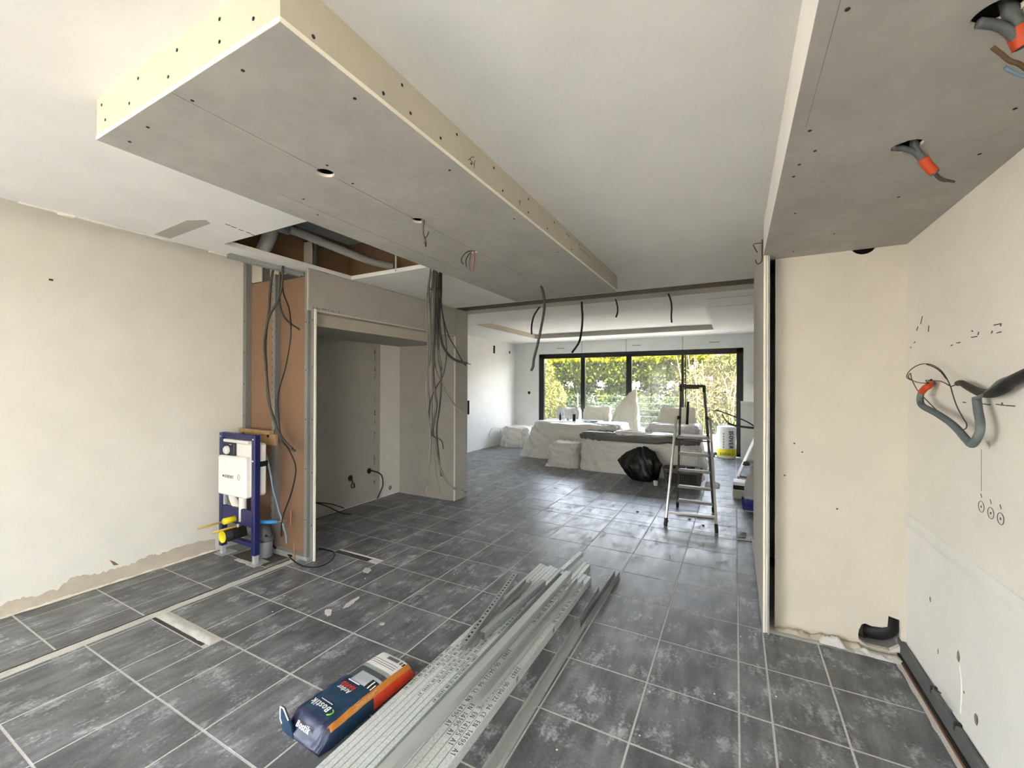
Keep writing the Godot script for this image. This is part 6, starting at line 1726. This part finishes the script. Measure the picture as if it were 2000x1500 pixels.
	var g := thing("wall_cable", "black cables sticking out of the end of the partition towards the window", "cable", Vector3(0.15, 1.1, -4.4))
	part(g, "sheath", tube_mesh(PackedVector3Array([Vector3(0.16, 1.12, -4.40), Vector3(0.10, 1.12, -4.42), Vector3(0.0, 1.13, -4.44), Vector3(-0.06, 1.15, -4.45)]), 0.010), M.cable_black)
	part(g, "sheath", tube_mesh(PackedVector3Array([Vector3(0.16, 1.13, -4.41), Vector3(0.08, 1.18, -4.42), Vector3(-0.06, 1.235, -4.44), Vector3(-0.16, 1.27, -4.46)]), 0.006), M.cable_black)
	part(g, "sheath", tube_mesh(PackedVector3Array([Vector3(-0.05, 1.15, -4.45), Vector3(-0.09, 1.19, -4.46), Vector3(-0.11, 1.24, -4.46)]), 0.005), M.cable_black)
	g = thing("cable_end_box", "black cable end box fixed to the edge of the niche stub wall", "box", Vector3(-3.19, 1.2, -4.74))
	part(g, "box", box_mesh(Vector3(-3.20, 1.10, -4.76), Vector3(-3.175, 1.29, -4.735), 0.008), M.black)
	g = thing("floor_wire", "short dark wire lying on the tiles near the partition", "wire", Vector3(0.05, 0, -4.7))
	part(g, "wire", tube_mesh(PackedVector3Array([Vector3(0.02, 0.006, -4.62), Vector3(0.08, 0.008, -4.63), Vector3(0.14, 0.02, -4.60)]), 0.005), M.cable_grey)

func build_right_wall_cables() -> void:
	var pts: PackedVector3Array = PackedVector3Array([Vector3(0.838, 1.518, -2.754), Vector3(0.795, 1.503, -2.639), Vector3(0.788, 1.493, -2.654), Vector3(0.781, 1.474, -2.674), Vector3(0.775, 1.440, -2.672), Vector3(0.770, 1.410, -2.622), Vector3(0.767, 1.384, -2.456), Vector3(0.765, 1.348, -2.297), Vector3(0.765, 1.302, -2.188), Vector3(0.767, 1.289, -2.155), Vector3(0.770, 1.313, -2.127), Vector3(0.775, 1.345, -2.117), Vector3(0.781, 1.377, -2.135), Vector3(0.788, 1.416, -2.168), Vector3(0.795, 1.457, -2.197)])
	var o := thing("wall_conduit", "grey corrugated conduit looping out of the right wall with an orange end", "conduit", pts[1])
	part(o, "conduit", conduit_mesh(pts.slice(2), 0.0135, 0.005, 12), M.conduit)
	part(o, "orange_sleeve", tube_mesh(pts.slice(0, 4), 0.0142, 12), M.orange)
	part(o, "wall_hole", rod(Vector3(XR - 0.002, pts[0].y, pts[0].z), Vector3(XR + 0.004, pts[0].y, pts[0].z), 0.02, 14), M.ink)
	var wires: Array = [PackedVector3Array([Vector3(0.780, 1.515, -2.598), Vector3(0.780, 1.520, -2.708), Vector3(0.780, 1.537, -2.829), Vector3(0.780, 1.550, -2.866), Vector3(0.780, 1.571, -2.844), Vector3(0.780, 1.594, -2.774), Vector3(0.780, 1.607, -2.670), Vector3(0.780, 1.600, -2.564), Vector3(0.780, 1.578, -2.478), Vector3(0.780, 1.546, -2.417), Vector3(0.780, 1.503, -2.369), Vector3(0.780, 1.461, -2.342), Vector3(0.780, 1.417, -2.306), Vector3(0.780, 1.376, -2.255), Vector3(0.780, 1.358, -2.231), Vector3(0.780, 1.342, -2.235), Vector3(0.780, 1.332, -2.263)]),
	PackedVector3Array([Vector3(0.790, 1.517, -2.626), Vector3(0.790, 1.518, -2.717), Vector3(0.790, 1.531, -2.823), Vector3(0.790, 1.550, -2.880), Vector3(0.790, 1.568, -2.851), Vector3(0.790, 1.544, -2.837), Vector3(0.790, 1.508, -2.796), Vector3(0.790, 1.468, -2.730), Vector3(0.790, 1.436, -2.643), Vector3(0.790, 1.406, -2.563), Vector3(0.790, 1.381, -2.488)]),
	PackedVector3Array([Vector3(0.785, 1.519, -2.615), Vector3(0.785, 1.529, -2.638), Vector3(0.785, 1.528, -2.580), Vector3(0.785, 1.523, -2.473), Vector3(0.785, 1.505, -2.394)]),
	PackedVector3Array([Vector3(0.775, 1.601, -2.593), Vector3(0.775, 1.589, -2.525), Vector3(0.775, 1.566, -2.451), Vector3(0.775, 1.533, -2.392)]),
	PackedVector3Array([Vector3(0.790, 1.501, -2.390), Vector3(0.790, 1.511, -2.336)])]
	var k := thing("loose_wires", "thin tangled grey wires looping around the conduit on the right wall", "wire", pts[1])
	for w in wires:
		part(k, "wire", tube_mesh(w, 0.0022, 6, 6), M.cable_grey)
	var b := thing("wrapped_cable", "thick black taped cable running along the right wall to the conduit", "cable", Vector3(0.8, 1.5, -2.5))
	var bp: PackedVector3Array = PackedVector3Array([Vector3(0.800, 1.513, -2.365), Vector3(0.800, 1.515, -2.330), Vector3(0.800, 1.497, -2.264), Vector3(0.800, 1.478, -2.179), Vector3(0.800, 1.478, -2.109), Vector3(0.800, 1.493, -2.044), Vector3(0.800, 1.515, -1.996), Vector3(0.800, 1.529, -1.945), Vector3(0.800, 1.541, -1.897), Vector3(0.800, 1.552, -1.843)])
	var rr: Array = []
	var cb := curve(bp, 6)
	for i in cb.size():
		rr.append(lerp(0.010, 0.019, clamp(i / 30.0, 0.0, 1.0)))
	var st := new_st(true)
	tube(st, cb, rr, 10)
	part(b, "tape_wrap", done(st), M.cable_black)
	var tw: PackedVector3Array = PackedVector3Array([Vector3(0.790, 1.457, -2.185), Vector3(0.790, 1.470, -2.138), Vector3(0.790, 1.492, -2.083), Vector3(0.790, 1.517, -2.031), Vector3(0.790, 1.530, -1.971), Vector3(0.790, 1.532, -1.932)])
	part(b, "grey_core", tube_mesh(tw, 0.007, 8), M.conduit)
	part(b, "grey_core", tube_mesh(tw, 0.005, 8), M.cable_grey)
	# conduits hanging from the soffit
	var s := thing("soffit_conduit", "grey conduit with orange end hanging from the soffit hole near the end panel", "conduit", Vector3(0.52, 2.2, -1.84), "conduits hanging from the soffit")
	part(s, "conduit", conduit_mesh(PackedVector3Array([Vector3(0.517, 2.340, -1.838), Vector3(0.519, 2.287, -1.839), Vector3(0.535, 2.260, -1.847), Vector3(0.556, 2.230, -1.859), Vector3(0.579, 2.203, -1.871)]), 0.0125, 0.005, 12), M.conduit_dark)
	part(s, "conduit", conduit_mesh(PackedVector3Array([Vector3(0.458, 2.285, -1.806), Vector3(0.495, 2.281, -1.826), Vector3(0.532, 2.263, -1.846), Vector3(0.562, 2.216, -1.862)]), 0.0095, 0.005, 10), M.conduit_dark)
	part(s, "orange_sleeve", tube_mesh(PackedVector3Array([Vector3(0.544, 2.251, -1.852), Vector3(0.556, 2.230, -1.859), Vector3(0.576, 2.206, -1.869)]), 0.0145, 12), M.orange)
	for w in [PackedVector3Array([Vector3(0.579, 2.203, -1.871), Vector3(0.602, 2.183, -1.883), Vector3(0.635, 2.174, -1.901)]),
	PackedVector3Array([Vector3(0.573, 2.206, -1.867), Vector3(0.592, 2.183, -1.878), Vector3(0.611, 2.176, -1.888)])]:
		part(s, "wire", tube_mesh(w, 0.004, 6), M.cable_grey)
	s = thing("soffit_conduit", "thick conduit with orange sleeve and bare wires at the corner of the soffit", "conduit", Vector3(0.5, 2.2, -1.27), "conduits hanging from the soffit")
	part(s, "conduit", conduit_mesh(PackedVector3Array([Vector3(0.501, 2.350, -1.273), Vector3(0.515, 2.293, -1.280), Vector3(0.521, 2.272, -1.283), Vector3(0.530, 2.253, -1.288), Vector3(0.542, 2.223, -1.295)]), 0.0150, 0.005, 12), M.conduit_dark)
	part(s, "conduit", conduit_mesh(PackedVector3Array([Vector3(0.455, 2.271, -1.248), Vector3(0.486, 2.268, -1.265), Vector3(0.506, 2.257, -1.275), Vector3(0.525, 2.239, -1.286)]), 0.0105, 0.005, 10), M.conduit_dark)
	part(s, "orange_sleeve", tube_mesh(PackedVector3Array([Vector3(0.523, 2.261, -1.284), Vector3(0.530, 2.245, -1.288), Vector3(0.539, 2.223, -1.293)]), 0.0175, 12), M.orange)
	part(s, "brown_wire", tube_mesh(PackedVector3Array([Vector3(0.480, 2.220, -1.262), Vector3(0.496, 2.206, -1.270), Vector3(0.512, 2.192, -1.279), Vector3(0.530, 2.184, -1.288), Vector3(0.549, 2.169, -1.299)]), 0.0045, 6), M.brown_wood)
	part(s, "blue_wire", tube_mesh(PackedVector3Array([Vector3(0.503, 2.177, -1.274), Vector3(0.520, 2.166, -1.283), Vector3(0.544, 2.156, -1.296)]), 0.0035, 6), M.hose_blue)

# ---------------------------------------------------------------- small things on the floor
func splash(at: Vector3, rx: float, rz: float, turn: float, sd: int) -> ArrayMesh:
	var r := RandomNumberGenerator.new()
	r.seed = sd
	var pts := PackedVector2Array()
	for k in 18:
		var a := TAU * k / 18.0
		var q := Vector2(cos(a) * rx, sin(a) * rz) * r.randf_range(0.75, 1.2)
		pts.append(Vector2(at.x, at.z) + q.rotated(turn))
	var st := new_st()
	prism(st, pts, 0.0004, 0.0022, 1)
	return done(st)

func build_small_things() -> void:
	var list := [[-2.36, -1.88, 0.045, 0.022, 0.6, "white plaster splash on a tile joint near the stud wall"], [-2.33, -2.04, 0.02, 0.075, -0.2, "long white plaster smear on a tile near the stud wall"], [-2.62, -2.45, 0.03, 0.05, -0.9, "white plaster splash beside the short floor chase"], [-1.95, -1.95, 0.016, 0.016, 0.0, "round drop of plaster on a tile joint beyond the bag"], [-0.78, -1.38, 0.018, 0.055, 0.3, "smeared plaster blot beside the single track"]]
	for k in list.size():
		var e: Array = list[k]
		var o := thing("plaster_splash", e[5], "plaster", Vector3(e[0], 0, e[1]), "plaster splashes on the floor")
		part(o, "blot", splash(Vector3(e[0], 0, e[1]), e[2], e[3], e[4], 700 + k), M.cement)
	for k in 26:
		var p := Vector3(rng.randf_range(-3.0, 0.6), 0, rng.randf_range(-3.6, -1.2))
		if p.x < -0.85 and p.x > -1.75 and p.z > -3.4:
			continue
		var o := thing("plaster_crumb", "tiny white crumb of plaster lying loose on the tiles", "crumb", p, "loose plaster crumbs on the tiles")
		part(o, "crumb", box_mesh(p + Vector3(-0.004, 0.0003, -0.004), p + Vector3(0.004, 0.005, 0.004), 0.002), M.plaster_core)
	for k in 4:
		var p: Vector3 = [Vector3(-0.66, 0, -4.92), Vector3(-0.45, 0, -5.1), Vector3(-0.30, 0, -4.95), Vector3(-1.02, 0, -5.1)][k]
		var o := thing("dark_crumb", "small dark offcut lying on the tiles around the step ladder", "offcut", p, "dark offcuts by the ladder")
		part(o, "offcut", box_mesh(p + Vector3(-0.014, 0.0003, -0.006), p + Vector3(0.014, 0.012, 0.006), 0.003), M.cable_grey)
